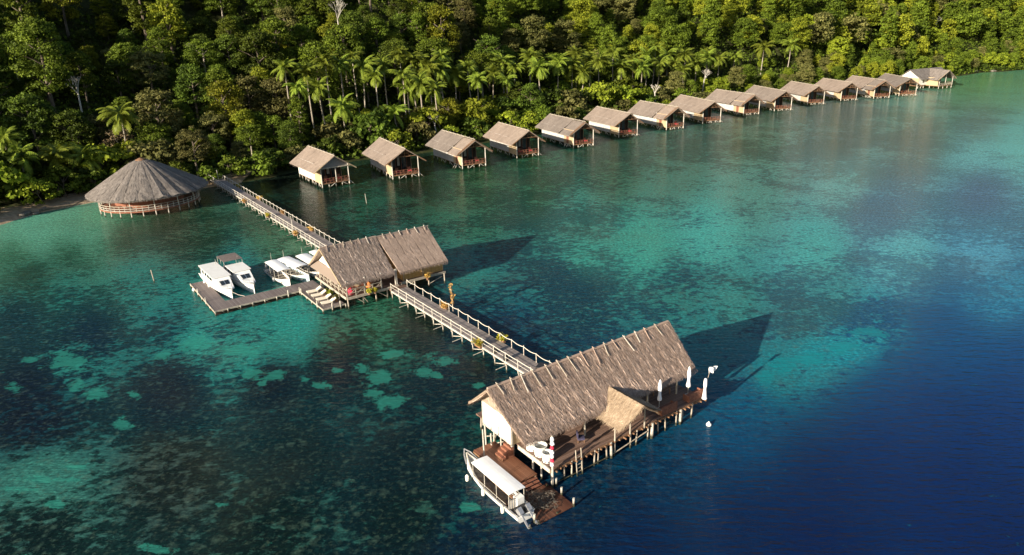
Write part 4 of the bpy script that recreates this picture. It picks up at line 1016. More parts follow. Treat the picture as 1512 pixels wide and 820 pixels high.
for a in (-.42, .42):
    mb = MB(); mb.cyl((-.1, a, .28), (-.1, a + .06, .28), .28, .28, 14); mb.build('wheel', m_grey, q)

# ------------------------------------------------------------------ the middle pavilion
T1 = thing('welcome_pavilion', 'twin-roofed thatched pavilion on stilts in the middle of the jetty', 'pavilion', W(0, 0), UA)
mb = MB()
for k in range(24): mb.box(2.35, 9.7, 44.3 + k * .45, 44.73 + k * .45, DZ - .12 + random.uniform(-.006, .006), DZ + random.uniform(-.006, .006))
mb.box(9.71, 17.1, 44.9, 54.9, DZ - .13, DZ - .005)
mb.box(8.2, 10.5, 43.62, 44.28, JZ - .12, JZ + .15)
mb.build('deck', m_deck, T1)
piles(T1, [(x, y) for y in (44.5, 47.5, 50.5, 53.8) for x in (2.5, 4.6, 6.4, 8.0, 10.2, 12.2, 14.3, 16.8)], DZ - .1, m_pole, .1)
for a, b in (((3.4, 44.4, 1.4), (4.8, 44.4, .2)), ((5.2, 44.4, .2), (4.4, 44.4, 1.4)), ((6.6, 44.4, 1.3), (8, 44.4, .3)), ((10.4, 44.8, .3), (12.2, 44.8, 1.3)), ((14.6, 44.8, .4), (16.6, 44.8, 1.0))):
    mb = MB(); mb.cyl(a, b, .05, .05, 6); mb.build('brace', m_pole, T1)
mb = MB(); mb.box(2.35, 9.7, 44.16, 44.28, DZ - .3, DZ + .03); mb.box(10.35, 17.2, 44.76, 44.88, DZ - .3, DZ + .03); mb.box(2.2, 2.32, 44.3, 54.9, DZ - .3, DZ + .03); mb.build('deck_edge', m_pole, T1)
random.seed(31)
mb = MB(); roof(mb, 1.75, 9.2, 7.05, 49.75, 44.25, 3.45, 55.2, 3.45, over=.28, thick=.24, nx=46, ny=12, amp=.04, blades=3200, fringe=600, blen=.5, bw=.05)
R1 = mb.build('roof', m_thatch, T1, 'shaggier left thatched roof')
mb = MB(); roof(mb, 9.85, 17.2, 7.0, 49.7, 43.95, 3.4, 55.2, 3.4, over=.25, thick=.2, nx=22, ny=10, amp=.015, blades=700, fringe=350, blen=.35, bw=.035)
R2 = mb.build('roof', m_thatch2, T1, 'smoother right thatched roof with neat strips')
ridge_poles(R1, [2.4, 3.5, 4.7, 5.9, 7.0, 8.1], 49.75, 7.05, .8, .68); ridge_poles(R2, [10.5, 11.7, 13.0, 14.2, 15.5, 16.9], 49.7, 7.0, .75, .68)
for rr_, y_, x_ in ((R1, 49.75, 1.5), (R2, 49.7, 9.6)):
    mb = MB(); mb.cyl((x_, y_, 7.08 if rr_ is R1 else 7.02), (x_ + 8, y_, 7.08 if rr_ is R1 else 7.02), .1, .1, 8); mb.build('ridge_cap', m_thatch, rr_)
mb = MB(); mb.beam((1.45, 49.75, 6.95), (1.7, 55.3, 3.3), .1, .16); mb.beam((1.45, 49.75, 6.95), (1.7, 44.2, 3.35), .08, .14); mb.build('barge_board', m_tan, R1)
# west gable: white cloth triangle and tan lower skirt
mb = MB(); mb.add([(2.45, 45.9, 4.25), (2.45, 53.4, 4.25), (2.45, 49.75, 6.6), (2.52, 45.9, 4.25), (2.52, 53.4, 4.25), (2.52, 49.75, 6.6)], [(0, 2, 1), (3, 4, 5), (0, 1, 4, 3), (1, 2, 5, 4), (2, 0, 3, 5)]); mb.build('gable_panel', m_white, T1)
mb = MB(); mb.hexa([(1.55, 45.0, 3.3), (2.4, 45.9, 4.1), (2.4, 53.4, 4.1), (1.55, 54.3, 3.3), (1.55, 45.0, 3.42), (2.4, 45.9, 4.22), (2.4, 53.4, 4.22), (1.55, 54.3, 3.42)]); mb.build('gable_skirt', m_thatchh, T1)
for (x, y) in ((2.5, 44.5), (5.0, 44.5), (7.3, 44.5), (9.4, 44.6), (2.5, 47.2), (2.5, 50), (2.5, 53.8), (6, 54.6), (9.5, 54.6), (9.6, 44.6)):
    mb = MB(); mb.cyl((x, y, DZ), (x, y, 3.75), .1, .09, 8); mb.build('roof_post', m_polew if y < 46 else m_pole, T1)
# railings of the left part
for (a, b) in (((2.45, 44.4), (7.2, 44.4)), ((2.4, 44.4), (2.4, 54.6))):
    a = Vector((*a, 0)); b = Vector((*b, 0)); n = int((b - a).length / 1.15); mb = MB()
    for z in (.45, .95): mb.beam(a + Vector((0, 0, DZ + z)), b + Vector((0, 0, DZ + z)), .07)
    for k in range(n + 1): c = a.lerp(b, k / n); mb.beam(c + Vector((0, 0, DZ)), c + Vector((0, 0, DZ + 1.0)), .08)
    for k in range(n): mb.beam(a.lerp(b, k / n) + Vector((0, 0, DZ + .1)), a.lerp(b, (k + 1) / n) + Vector((0, 0, DZ + .9)), .045)
    mb.build('railing', m_pole, T1)
# right part: ochre walls, dark panels painted as the shaded long openings
for (x0, x1) in ((10.95, 13.75), (13.95, 17.0)):
    mb = MB(); mb.box(x0, x1, 45.25, 45.33, DZ + .05, 2.95); mb.build('front_wall', m_ochre, T1)
    mb = MB(); mb.box(x0 + .1, x1 - .1, 45.3, 45.36, 2.95, 3.55); mb.build('opening_shade_panel', m_dark, T1)  # solid panel; the shade inside the opening is its colour
    mb = MB(); mb.box(x0 - .06, x1 + .02, 45.17, 45.24, 2.9, 3.0); mb.box(x0 - .06, x0 + .04, 45.17, 45.24, DZ - .1, 3.9); mb.box(x1 - .04, x1 + .06, 45.17, 45.24, DZ - .1, 3.9); mb.build('wall_frame', m_tan, T1)
mb = MB(); mb.box(10.82, 10.9, 45.3, 54.4, DZ, 4.2); mb.box(17.02, 17.1, 45.3, 54.4, DZ, 4.2); mb.box(10.9, 17, 54.3, 54.38, DZ, 4.0); mb.build('side_wall', m_ochre, T1)
mb = MB(); mb.box(4.0, 7.6, 52.5, 52.6, DZ, 4.0); mb.build('back_wall', m_redw, T1)
mb = MB(); mb.box(3.0, 7.4, 47.0, 47.08, DZ, 2.7); mb.build('bar_counter', m_redw, T1)
def beanbag(u_, v_, mt, lb):
    mb = MB(); mb.lathe([(0, 0), (.42, .03), (.5, .25), (.42, .5), (.25, .72), (.05, .85), (0, .85)], 14); o = mb.build('beanbag', mt, smooth=True); tag(o, lb, 'beanbag'); o.location = W(u_, v_, DZ)
beanbag(3.3, 45.3, m_red, 'crimson beanbag behind the corner railing of the middle pavilion')
beanbag(6.2, 46.1, m_orange, 'orange beanbag behind the front railing of the middle pavilion')
for k, (u_, lb) in enumerate(((7.6, 'small wooden table by the front railing of the middle pavilion'),)):
    q = thing('table', lb, 'table', W(u_ - 3.0, 46.0, DZ), UA); mb = MB(); mb.lathe([(0, .7), (.45, .7), (.45, .75), (0, .75)], 16); mb.build('table_top', m_tan, q); mb = MB(); mb.cyl((0, 0, 0), (0, 0, .7), .06, .06, 8); mb.build('leg', m_wood, q)
def shrub(u_, v_, z, s_, mt, lb):
    n = int(220 * s_); P = unit(n) * rng.uniform(.3, 1, (n, 1)) * np.array([.5, .5, .42]) * s_ + np.array([0, 0, .75 * s_])
    q = thing('potted_plant', lb, 'plant', W(u_, v_, z), 0)
    mb = MB(); mb.lathe([(0, 0), (.2 * s_, 0), (.26 * s_, .4 * s_), (.2 * s_, .4 * s_), (0, .36 * s_)], 12); mb.build('pot', m_wood, q)
    o = bpy.data.objects.new('leaves', leafmesh('leaves', P, unit(n), rng.uniform(.06, .16, n), mt)); COL.objects.link(o); o.parent = q
shrub(5.3, 44.05, 1.35, .75, m_plant, 'bright yellow-green plant hanging left of the middle of the front railing')
shrub(6.1, 44.0, 1.35, .75, m_plant, 'bright yellow-green plant hanging right of the middle of the front railing')
shrub(14.2, 44.5, 1.1, .9, m_planto, 'dry yellowish plant hanging below the ochre wall')
shrub(1.6, 48.2, .6, .9, m_leaf[2], 'green plant in front of the left railing behind the loungers')
shrub(1.7, 46.4, .6, .9, m_leaf[3], 'olive plant in front of the left railing near the corner post')
shrub(1.7, 49.8, .6, .7, m_leaf[2], 'small green plant behind the farthest lounger')

# ------------------------------------------------------------------ sun deck and boat dock
D1 = thing('boat_dock', 'low grey L-shaped dock around the moored boats with a sun deck', 'dock', W(0, 0), UA)
for (nm, x0, x1, y0, y1) in (('sun_deck', -.7, 2.25, 45.0, 56.25), ('arm', -11.8, -.72, 53.3, 56.25), ('finger', -11.8, -9.75, 56.27, 66.2)):
    mb = MB(); y = y0
    while y < y1 - .01:
        e = min(y + 2.2, y1); mb.box(x0, x1, y, e - .02, .5 + random.uniform(-.01, .01), .6 + random.uniform(-.01, .01)); y = e
    mb.build(nm, m_dock, D1)
mb = MB()
for (a, b) in (((-.7, 44.95), (2.25, 44.95)), ((-.75, 44.95), (-.75, 53.2)), ((-11.8, 53.25), (-.75, 53.25)), ((-11.85, 53.25), (-11.85, 66.2))): mb.beam((*a, .56), (*b, .56), .1, .18)
mb.build('edge_beam', m_pole, D1)
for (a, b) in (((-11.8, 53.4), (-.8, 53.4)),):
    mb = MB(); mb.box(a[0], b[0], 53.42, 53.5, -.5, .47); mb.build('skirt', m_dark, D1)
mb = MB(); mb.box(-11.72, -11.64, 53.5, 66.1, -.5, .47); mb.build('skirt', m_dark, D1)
pl = [(-11.8 + k * 1.58, 53.2) for k in range(8)] + [(-11.85, 55.5 + k * 2.1) for k in range(6)] + [(-.75, 45 + k * 1.9) for k in range(5)] + [(.5, 44.95), (1.6, 44.95), (2.3, 44.95)]
for (x, y) in pl:
    mb = MB(); mb.tube([(x + random.uniform(-.1, .1), y - .05, -2), (x, y, .62 + (random.random() < .3) * .55)], [.09, .08], 7); mb.build('pile', m_polew, D1)
for k in range(6):
    mb = MB(); x = -11 + k * 1.9; mb.cyl((x, 53.15, .5), (x + .9, 53.15, -.2), .04, .04, 6); mb.build('brace', m_pole, D1)
for k, (v_, lb) in enumerate(((46.3, 'sun lounger nearest the front edge of the sun deck'), (47.9, 'second sun lounger from the front edge with brown cushions'), (49.6, 'third sun lounger from the front edge of the sun deck'), (51.3, 'sun lounger farthest back on the sun deck beside the dock corner'))):
    q = thing('sun_lounger', lb, 'sun lounger', W(.55, v_, .6), UA - .12, 'sun loungers on the sun deck')
    mt = m_cush
    mb = MB(); mb.hexa([(-.95, -.33, .30), (.35, -.33, .30), (.35, .33, .30), (-.95, .33, .30), (-.95, -.33, .40), (.35, -.33, .40), (.35, .33, .40), (-.95, .33, .40)]); mb.build('seat', mt, q)
    mb = MB(); mb.hexa([(.36, -.33, .30), (1.0, -.33, .68), (1.0, .33, .68), (.36, .33, .30), (.32, -.33, .40), (.95, -.33, .78), (.95, .33, .78), (.32, .33, .40)]); mb.build('backrest', mt, q)
    mb = MB(); mb.beam((-.98, -.36, .27), (.5, -.36, .27), .05); mb.beam((-.98, .36, .27), (.5, .36, .27), .05); mb.build('frame', m_polew, q)
    for a in (-.8, .4):
        for b in (-.36, .36): mb = MB(); mb.beam((a, b, 0), (a, b, .27), .06); mb.build('leg', m_polew, q)
q = thing('low_table', 'small low wooden table between the two middle loungers', 'table', W(.9, 48.75, .6), UA)
mb = MB(); mb.box(-.35, .35, -.2, .2, .28, .33); mb.build('table_top', m_wood, q)
for a in (-.28, .28): mb = MB(); mb.box(a - .03, a + .03, -.15, .15, 0, .28); mb.build('leg', m_wood, q)

# beach things
p = at(92, 306, .5); mb = MB(); mb.tube([(-4, -.8, .25), (-1.5, 0, .35), (1.5, .2, .3), (4, 1.2, .55)], [.28, .24, .2, .1], 7); mb.cyl((1.5, .2, .3), (2.6, -.9, .7), .1, .05, 6)
o = mb.build('driftwood_log', m_barkd); tag(o, 'long dark driftwood log lying on the sand left of the round restaurant', 'log'); o.location = (p.x, p.y, .35); o.rotation_euler = (0, 0, .6)
m_rock = mottled('shore_rock', (.07, .065, .055), (.22, .20, .17), 2, .9)
for k, (px, py, s_, lb) in enumerate(((64, 309, .9, 'dark rock on the beach below the left palms'), (36, 318, 1.2, 'dark rock at the waterline near the lime-green bush'), (52, 316, .7, 'small dark rock at the waterline between two larger ones'), (1420, 107.5, 1.8, 'low dark rock at the waterline just right of the largest hut'), (1442, 106.6, 1.3, 'low dark rock at the waterline right of its larger neighbour'), (1466, 105.8, 1.6, 'low dark rock at the waterline near the right edge'))):
    p = at(px, py, .1); bm = bmesh.new(); bmesh.ops.create_icosphere(bm, subdivisions=3, radius=s_); rd_ = random.Random(k)
    ph = [rd_.uniform(0, 6) for _ in range(6)]
    for v in bm.verts: n_ = 1 + .18 * math.sin(v.co.x * 3 / s_ + ph[0]) + .15 * math.sin(v.co.y * 4 / s_ + ph[1]) + .12 * math.sin(v.co.z * 5 / s_ + ph[2]); v.co *= n_; v.co.z *= .55
    me = bpy.data.meshes.new('rock'); bm.to_mesh(me); bm.free(); me.materials.append(m_rock); o = bpy.data.objects.new('rock', me); COL.objects.link(o); o.location = (p.x, p.y, .15); tag(o, lb, 'rock', 'rocks along the shore')
# ------------------------------------------------------------------ round restaurant
RC = Vector((-73.2, 141.6, 0)); RZ = thing('round_restaurant', 'round open restaurant on stilts under a wide conical thatched roof at the beach', 'restaurant', RC, R(25))
random.seed(41)
mb = MB(); n = 96; EX = 1.06
def rp(a, r_, z):
    sx_ = EX if math.cos(a) > 0 else 1.0
    return (math.cos(a) * r_ * sx_ * .97, math.sin(a) * r_ * .93, z)
rings = [(0.05, 9.95), (1.4, 9.6), (3.2, 8.75), (5.2, 7.55), (7.4, 6.2), (9.4, 4.95), (10.7, 4.15), (11.2, 3.85)]
V_ = []; UVs = []
for r_, z in rings:
    for k in range(n):
        a = 2 * math.pi * k / n; st = math.floor(k / 4); bump_ = (.10 if r_ > 1 else 0) * 1.9 * math.cos(k * math.pi / 2) * (.6 + .4 * math.sin(st * 1.7)) + (random.uniform(-.05, .05) if r_ > 2 else 0)
        rr_ = r_ + (random.uniform(-.12, .12) + .10 * math.sin(st * 2.3) if r_ > 10.4 else 0); V_.append(rp(a, rr_, z + bump_ * (r_ / 11)))
L_ = [0]
for i in range(1, len(rings)): L_.append(L_[-1] + math.hypot(rings[i][0] - rings[i - 1][0], rings[i][1] - rings[i - 1][1]))
F_ = []; U_ = []
for i in range(len(rings) - 1):
    for k in range(n):
        F_.append((i * n + k, (i + 1) * n + k, (i + 1) * n + (k + 1) % n, i * n + (k + 1) % n))
        s_ = 48.0 / n; U_.append([(k * s_, L_[i]), (k * s_, L_[i + 1]), ((k + 1) * s_, L_[i + 1]), ((k + 1) * s_, L_[i])])
mb.add(V_, F_, U_)
lo_ = [rp(2 * math.pi * k / n, 11.0, 3.55) for k in range(n)]; ap = (0, 0, 10.1)
o_ = len(mb.v); ed = [V_[(len(rings) - 1) * n + k] for k in range(n)]
mb.add(ed + lo_, [(k, (k + 1) % n, n + (k + 1) % n, n + k) for k in range(n)], [[(k, 9), (k + 1, 9), (k + 1, 9.3), (k, 9.3)] for k in range(n)])
mb.add(lo_ + [ap], [(k, n, (k + 1) % n) for k in range(n)])
for _ in range(3600):
    a = random.uniform(0, 6.283); f_ = random.random() ** .6; r_ = 1.0 + 10.1 * f_; z = 10.0 - 6.05 * f_ + .12
    d = Vector((math.cos(a), math.sin(a), -.62)).normalized(); sd = Vector((-math.sin(a), math.cos(a), 0)); mb.blade(rp(a, r_, z), d + sd * random.uniform(-.2, .2), sd, random.uniform(.3, .8), .07)
for _ in range(900):
    a = random.uniform(0, 6.283); d = Vector((math.cos(a), math.sin(a), -1.2)).normalized(); sd = Vector((-math.sin(a), math.cos(a), 0)); mb.blade(rp(a, 10.95, 3.9), d + sd * random.uniform(-.3, .3), sd, random.uniform(.3, .6), .08)
RR = mb.build('roof', m_thatchr, RZ)
mb = MB(); mb.lathe([(.0, 10.2), (.3, 10.12), (.9, 9.85), (1.0, 9.7)], 14); mb.build('roof_cap', m_wood, RR)
mb = MB(); mb.add([rp(2 * math.pi * k / 48, 9.3, 1.35) for k in range(48)] + [rp(2 * math.pi * k / 48, 9.3, 1.1) for k in range(48)], [tuple(range(48))] + [(k, 48 + k, 48 + (k + 1) % 48, (k + 1) % 48) for k in range(48)]); mb.build('floor', m_redw, RZ)
for k in range(26):
    a = 2 * math.pi * k / 26
    mb = MB(); mb.cyl(rp(a, 9.25, -2.5 ), rp(a, 9.2, 1.3), .11, .1, 7); mb.build('pile', m_polew, RZ)
    if k % 2 == 0: mb = MB(); mb.cyl(rp(a, 9.1, 1.35), rp(a, 9.1, 4.7), .1, .09, 7); mb.build('roof_post', m_polew, RZ)
for z in (2.35, 1.9, 1.5):
    mb = MB()
    for k in range(52): a = 2 * math.pi * k / 52; b = 2 * math.pi * (k + 1) / 52; mb.beam(rp(a, 9.25, z), rp(b, 9.25, z), .09)
    mb.build('railing', m_polew if z < 2.3 else m_pole, RZ)
for k in range(52): a = 2 * math.pi * k / 52; mb = MB(); mb.beam(rp(a, 9.25, 1.3), rp(a, 9.25, 2.35), .1); mb.build('baluster', m_polew, RZ)
mb = MB()
for k in range(40):
    a = 2 * math.pi * k / 40; b = 2 * math.pi * (k + 1) / 40; mb.add([rp(a, 6.4, 1.35), rp(b, 6.4, 1.35), rp(b, 6.4, 5.5), rp(a, 6.4, 5.5)], [(0, 1, 2, 3)])
iw = mb.build('inner_wall', m_redw, RZ); md_ = iw.modifiers.new('thick', 'SOLIDIFY'); md_.thickness = .1
for k, (a, lb) in enumerate(((-2.3, 'left'), (-1.8, 'centre'), (-1.3, 'right'))):
    q = thing('dining_table', 'wooden dining table inside the round restaurant behind the %s of its seaward railing' % lb, 'table', RC + Matrix.Rotation(R(25), 3, 'Z') @ Vector(rp(a, 8.0, 1.35)), a)
    mb = MB(); mb.box(-.5, .5, -.5, .5, .7, .76); mb.build('table_top', m_orange if k == 1 else m_redw, q)
    for x in (-.42, .42):
        for y in (-.42, .42): mb = MB(); mb.box(x - .04, x + .04, y - .04, y + .04, 0, .7); mb.build('leg', m_wood, q)

# ------------------------------------------------------------------ the water huts
def make_hut(split, gable):
    """local frame: front gable tip at y=0, body runs back to y=17, ridge over x=0"""
    H_ = thing('water_hut', '', 'hut', (0, 0, 0)); random.seed(60 + split * 7 + gable)
    FZ = 1.15; BX = 3.15; zr, ze, ex = 7.1, 3.85, 4.9
    TH = lambda p: Vector((p[1], p[0], p[2]))            # roof ridge along local y
    if split:
        mb = MB(); roof(mb, 5.6, 17.4, zr, 0, ex, ze, -ex, ze, T=TH, over=.15, thick=.2, nx=14, ny=8, amp=.02, blades=260, fringe=90, blen=.4, bw=.05); mb.build('roof', m_thatchh, H_)
        mb = MB(); roof(mb, .35, 5.2, zr - .22, 0, ex - .15, ze - .1, -ex + .15, ze - .1, T=TH, over=.35, thick=.2, nx=8, ny=8, amp=.02, blades=120, fringe=70, blen=.4, bw=.05); mb.build('porch_roof', m_thatchh, H_)
    else:
        mb = MB(); roof(mb, .35, 17.2, zr, 0, ex, ze, -ex, ze, T=TH, over=.3, thick=.2, nx=18, ny=8, amp=.02, blades=340, fringe=120, blen=.4, bw=.05); mb.build('roof', m_thatchh, H_)
    mb = MB(); mb.cyl((0, .05, zr + .03), (0, 17.3, zr + .05), .09, .09, 6)
    for k in range(9): y = 1 + k * 2; mb.cyl((-.5, y, zr - .1), (.25, y, zr + .28), .04, .04, 5)
    mb.build('ridge_cap', m_pole, H_)
    mb = MB()
    for s_ in (-1, 1): mb.beam((0, .15, zr - .15), (s_ * ex, .35, ze - .08), .08, .2)
    mb.build('barge_board', m_tan if gable else m_wood, H_)
    mb = MB(); mb.box(-BX, BX, .9, 16.6, FZ - .18, FZ); mb.build('floor', m_wood, H_)
    mb = MB(); mb.box(-BX, -BX + .1, 5.4, 16.6, FZ - .1, 5.0); mb.build('side_wall', m_white if gable == 1 else m_whiteshade, H_)  # first hut keeps the lit white, the rest get the shaded copy
    mb = MB(); mb.box(BX - .1, BX, 5.4, 16.6, FZ - .1, 5.0); mb.build('side_wall', m_tan, H_)
    mb = MB(); mb.box(-BX - .02, -BX + .1, 1.1, 5.36, FZ - .15, 4.9); mb.build('porch_wall', m_tan, H_, 'straw-coloured panel beside the porch')
    if split:
        mb = MB(); mb.box(-BX - .06, -BX - .025, 3.2, 4.2, FZ, 3.4); d_ = mb.build('door', m_redw, H_)
    mb = MB(); mb.box(-BX + .1, BX - .1, 16.45, 16.55, FZ, 5.2); mb.build('back_wall', m_tan, H_)
    mb = MB(); mb.box(-BX + .1, BX - .1, 5.4, 5.5, FZ, 5.2); mb.build('front_wall', m_dark, H_)  # near-black, painting the shade inside the porch
    for x in (-1.4, 1.3):
        mb = MB(); mb.box(x - .65, x + .65, 5.30, 5.38, FZ + .3, 4.3); f_ = mb.build('window', m_glass, H_)
        mb = MB(); mb.box(x - .72, x - .60, 5.24, 5.29, FZ + .2, 4.4); mb.box(x + .60, x + .72, 5.24, 5.29, FZ + .2, 4.4); mb.box(x - .72, x + .72, 5.24, 5.29, 4.4, 4.5); mb.build('frame', m_redw, f_)
    mb = MB(); mb.box(-.35, .25, 5.2, 5.23, 2.3, 4.5); mb.build('curtain', m_polew, H_)
    mb = MB()                                             # gable
    if gable == 1:
        mb.add([(-3.6, 1.0, 4.55), (3.6, 1.0, 4.55), (0, 1.0, 6.8), (-3.6, 1.08, 4.55), (3.6, 1.08, 4.55), (0, 1.08, 6.8)], [(0, 1, 2), (3, 5, 4), (0, 3, 4, 1), (1, 4, 5, 2), (2, 5, 3, 0)]); mb.build('gable_panel', m_gable, H_)
        mb = MB(); mb.beam((-3.8, .9, 4.45), (3.8, .9, 4.45), .14, .22); mb.build('gable_beam', m_pole, H_)
    else:
        mb.beam((-2.5, .8, 5.2), (2.5, .8, 5.2), .12); mb.beam((-1.3, .8, 5.9), (1.3, .8, 5.9), .09); mb.beam((0, .8, 5.2), (0, .8, 6.9), .1)
        mb.beam((-1.2, .8, 5.2), (0, .8, 6.6), .06); mb.beam((1.2, .8, 5.2), (0, .8, 6.6), .06); mb.beam((-4.3, .75, 4.1), (-.3, .75, 6.75), .1); mb.beam((4.3, .75, 4.1), (.3, .75, 6.75), .1); mb.build('gable_frame', m_wood, H_)
    for x, mt in ((-BX, m_polew), (BX, m_polew)):
        mb = MB(); mb.cyl((x, 1.0, -2.5), (x, .98, 5.0), .14, .12, 8); mb.build('corner_post', mt, H_)
    if gable == 1: mb = MB(); mb.cyl((.2, 1.0, FZ), (.2, 1.0, 4.5), .11, .1, 8); mb.build('corner_post', m_polew, H_)
    mb = MB()
    for z in (FZ + .5, FZ + 1.0): mb.beam((-BX, .95, z), (BX, .95, z), .06)
    for k in range(8): x = -BX + .1 + k * (2 * BX - .2) / 7; mb.beam((x, .93, FZ), (x, .93, FZ + 1.0), .07)
    for k in range(0, 7, 2): x = -BX + .1 + k * (2 * BX - .2) / 7; mb.beam((x, .93, FZ + .1), (x + .8, .93, FZ + .95), .045)
    mb.build('railing', m_redw, H_)
    pp = [(x, y) for y in (1.1, 3.2, 5.3, 7.6, 9.9, 12.2, 14.4, 16.4) for x in (-BX + .05, BX - .05)] + [(x, 1.1) for x in (-1.6, 0, 1.5)]
    for (x, y) in pp:
        mb = MB(); mb.tube([(x + random.uniform(-.12, .12), y, -2.5), (x, y, FZ - .1)], [.10, .09], 6); mb.build('pile', m_polew if y < 6 else m_pole, H_)
    for a, b in (((-1.6, .95, .1), (-.1, .95, 1.0)), ((1.5, .95, 1.0), (3.0, .95, .1)), ((-3.1, 2.0, .1), (-3.1, 3.2, 1.0)), ((-3.1, 6, .1), (-3.1, 7.6, 1.0)), ((-3.1, 10, .1), (-3.1, 12, 1.0))):
        mb = MB(); mb.cyl(a, b, .07, .06, 6); mb.build('brace', m_polew, H_)
    if split:
        mb = MB(); mb.beam((-BX - .1, 3.2, FZ), (-BX - 1.5, 2.6, -.2), .14, .08); mb.beam((-BX - .1, 4.2, FZ), (-BX - 1.5, 3.6, -.2), .14, .08)
        for k in range(5): f_ = k / 5 + .1; mb.beam((-BX - .1 - 1.4 * f_, 3.2 - .6 * f_, FZ - 1.9 * f_), (-BX - .1 - 1.4 * f_, 4.2 - .6 * f_, FZ - 1.9 * f_), .1, .05)
        mb.build('ladder', m_polew, H_)
    else:
        mb = MB(); mb.beam((BX + .1, 1.4, FZ), (BX + 1.3, .6, -.2), .12, .07); mb.beam((BX + .1, 2.1, FZ), (BX + 1.3, 1.3, -.2), .12, .07); mb.build('ladder', m_polew, H_)
    return H_
HUTS = [((493.8, 229.9), (454.8, 215.7)), ((598.6, 219.8), (560.9, 203.5)), ((701.4, 206.3), (652.8, 192.3)), ((781.5, 192.9), (736, 180.8)), ((865, 180.2), (812, 168.6)), ((931.3, 167.4), (881.4, 157.5)),
        ((1001.6, 158), (945.5, 148.9)), ((1055.7, 150.2), (1004, 139.9)), ((1115, 139.9), (1058.2, 132.1)), ((1161.4, 134.7), (1110.7, 125.8)), ((1209.6, 127), (1168.3, 120.1)), ((1258.8, 121.9), (1215.5, 115.7)),
        ((1308.2, 118.8), (1257, 111.7)), ((1345.9, 115.6), (1299, 107.3))]
pa = make_hut(0, 1); pb = make_hut(0, 0); pc_ = make_hut(1, 0)
index_kids()
used_ = set()
NUM = ['first', 'second', 'third', 'fourth', 'fifth', 'sixth', 'seventh', 'eighth', 'ninth', 'tenth', 'eleventh', 'twelfth', 'thirteenth', 'fourteenth']
HUTPOS = []
for i, (f_, b_) in enumerate(HUTS):
    ZR = 7.1; A0 = at(*f_, ZR); B0 = at(*b_, ZR); d = (B0 - A0); L = d.length; az = math.atan2(d.y, d.x)
    # huts farther off: the same huts, the farther ones measured a little short in height
    pr = pa if i == 0 else (pc_ if i in (2, 4, 6, 8, 12) else pb)
    sc_ = (1.0, L / 17.2, 1.0) if i < 7 else (1.0, min(L, 22.5) / 17.2, 1.0)
    lbl = '%s water hut from the left%s' % (NUM[i], ' with a grey gable panel and sunlit white side wall' if i == 0 else ' with its roof split into two sections' if i in (2, 4, 6, 8, 12) else ' under one plain thatched gable roof')
    loc = (A0.x, A0.y, 0)
    if pr.name not in used_:
        used_.add(pr.name); pr.location = loc; pr.rotation_euler = (0, 0, az - math.pi / 2); pr.scale = sc_; pr['label'] = lbl; pr['group'] = 'thatched water huts in a row along the shore'
    else: dup(pr, loc, az - math.pi / 2, lbl, sc_, 'thatched water huts in a row along the shore')
    HUTPOS.append((A0, az))
# chairs on the porches of the nearest huts
ch0 = None
for i in range(7):
    A0, az = HUTPOS[i]
    for s_ in (-1, 1):
        q = Matrix.Rotation(az - math.pi / 2, 3, 'Z') @ Vector((s_ * 1.5, 2.6, 0)); lc = (A0.x + q.x, A0.y + q.y, 1.15); lb = 'reddish chair on the %s side of the porch of the %s hut from the left' % ('left' if s_ < 0 else 'right', NUM[i])
        if ch0 is None:
            ch0 = thing('porch_chair', lb, 'chair', lc, az - math.pi / 2, 'chairs on the hut porches')
            mb = MB(); mb.box(-.4, .4, -.4, .4, .38, .5); mb.build('seat', m_red, ch0)
            mb = MB(); mb.box(-.4, .4, .32, .42, .5, 1.2); mb.build('backrest', m_redw, ch0)
            for a in (-.36, .36):
                for b in (-.36, .36): mb = MB(); mb.box(a - .04, a + .04, b - .04, b + .04, 0, .38); mb.build('leg', m_redw, ch0)
            index_kids()
        else: dup(ch0, lc, az - math.pi / 2, lb)
# the last, larger hut
P1 = at(1346, 102.4, 8); P2 = at(1392, 98.6, 8); PF = at(1397.8, 105.1, 7.3); dd_ = (P2 - P1); az = math.atan2(dd_.y, dd_.x); LL_ = 17.0
BH = thing('large_water_hut', 'largest water hut at the far right end with white gable and cross roof', 'hut', (183.6, 304.9, 0), R(26))
random.seed(77)
mb = MB(); roof(mb, -8.5, 11.5, 7.9, 11, 5.2, 4.2, 16.5, 4.2, over=.4, thick=.2, nx=18, ny=8, amp=.03, blades=400, fringe=120); mb.build('roof', m_thatchr, BH)
TB = lambda p: Vector((p[1] * 1.12 + 1 + p[0] * .28, p[0], p[2]))
mb = MB(); roof(mb, 0.2, 11.5, 7.75, 0, -5.3, 4.1, 5.3, 4.1, T=TB, over=.6, thick=.2, nx=12, ny=8, amp=.03, blades=260, fringe=120); mb.build('porch_roof', m_thatchr, BH)
mb = MB(); mb.add([(-8.1, 6.2, 4.6), (-8.1, 15.4, 4.6), (-8.1, 11, 7.5), (-8, 6.2, 4.6), (-8, 15.4, 4.6), (-8, 11, 7.5)], [(0, 2, 1), (3, 4, 5), (0, 1, 4, 3), (1, 2, 5, 4), (2, 0, 3, 5)]); mb.build('gable_panel', m_white, BH)
mb = MB(); mb.box(-7.9, -2.9, 6.6, 6.7, 1.7, 4.8); mb.build('side_wall', m_white, BH); mb = MB(); mb.box(-8, -7.9, 6.6, 15, 1.7, 4.6); mb.build('end_wall', m_tan, BH)
mb = MB(); mb.box(-5.4, -4.6, 6.52, 6.58, 2.6, 3.8); mb.build('window', m_glass, BH)
mb = MB(); mb.box(-2.9, -2.8, 1.4, 7.0, 1.5, 4.8); mb.build('porch_wall', m_tan, BH)
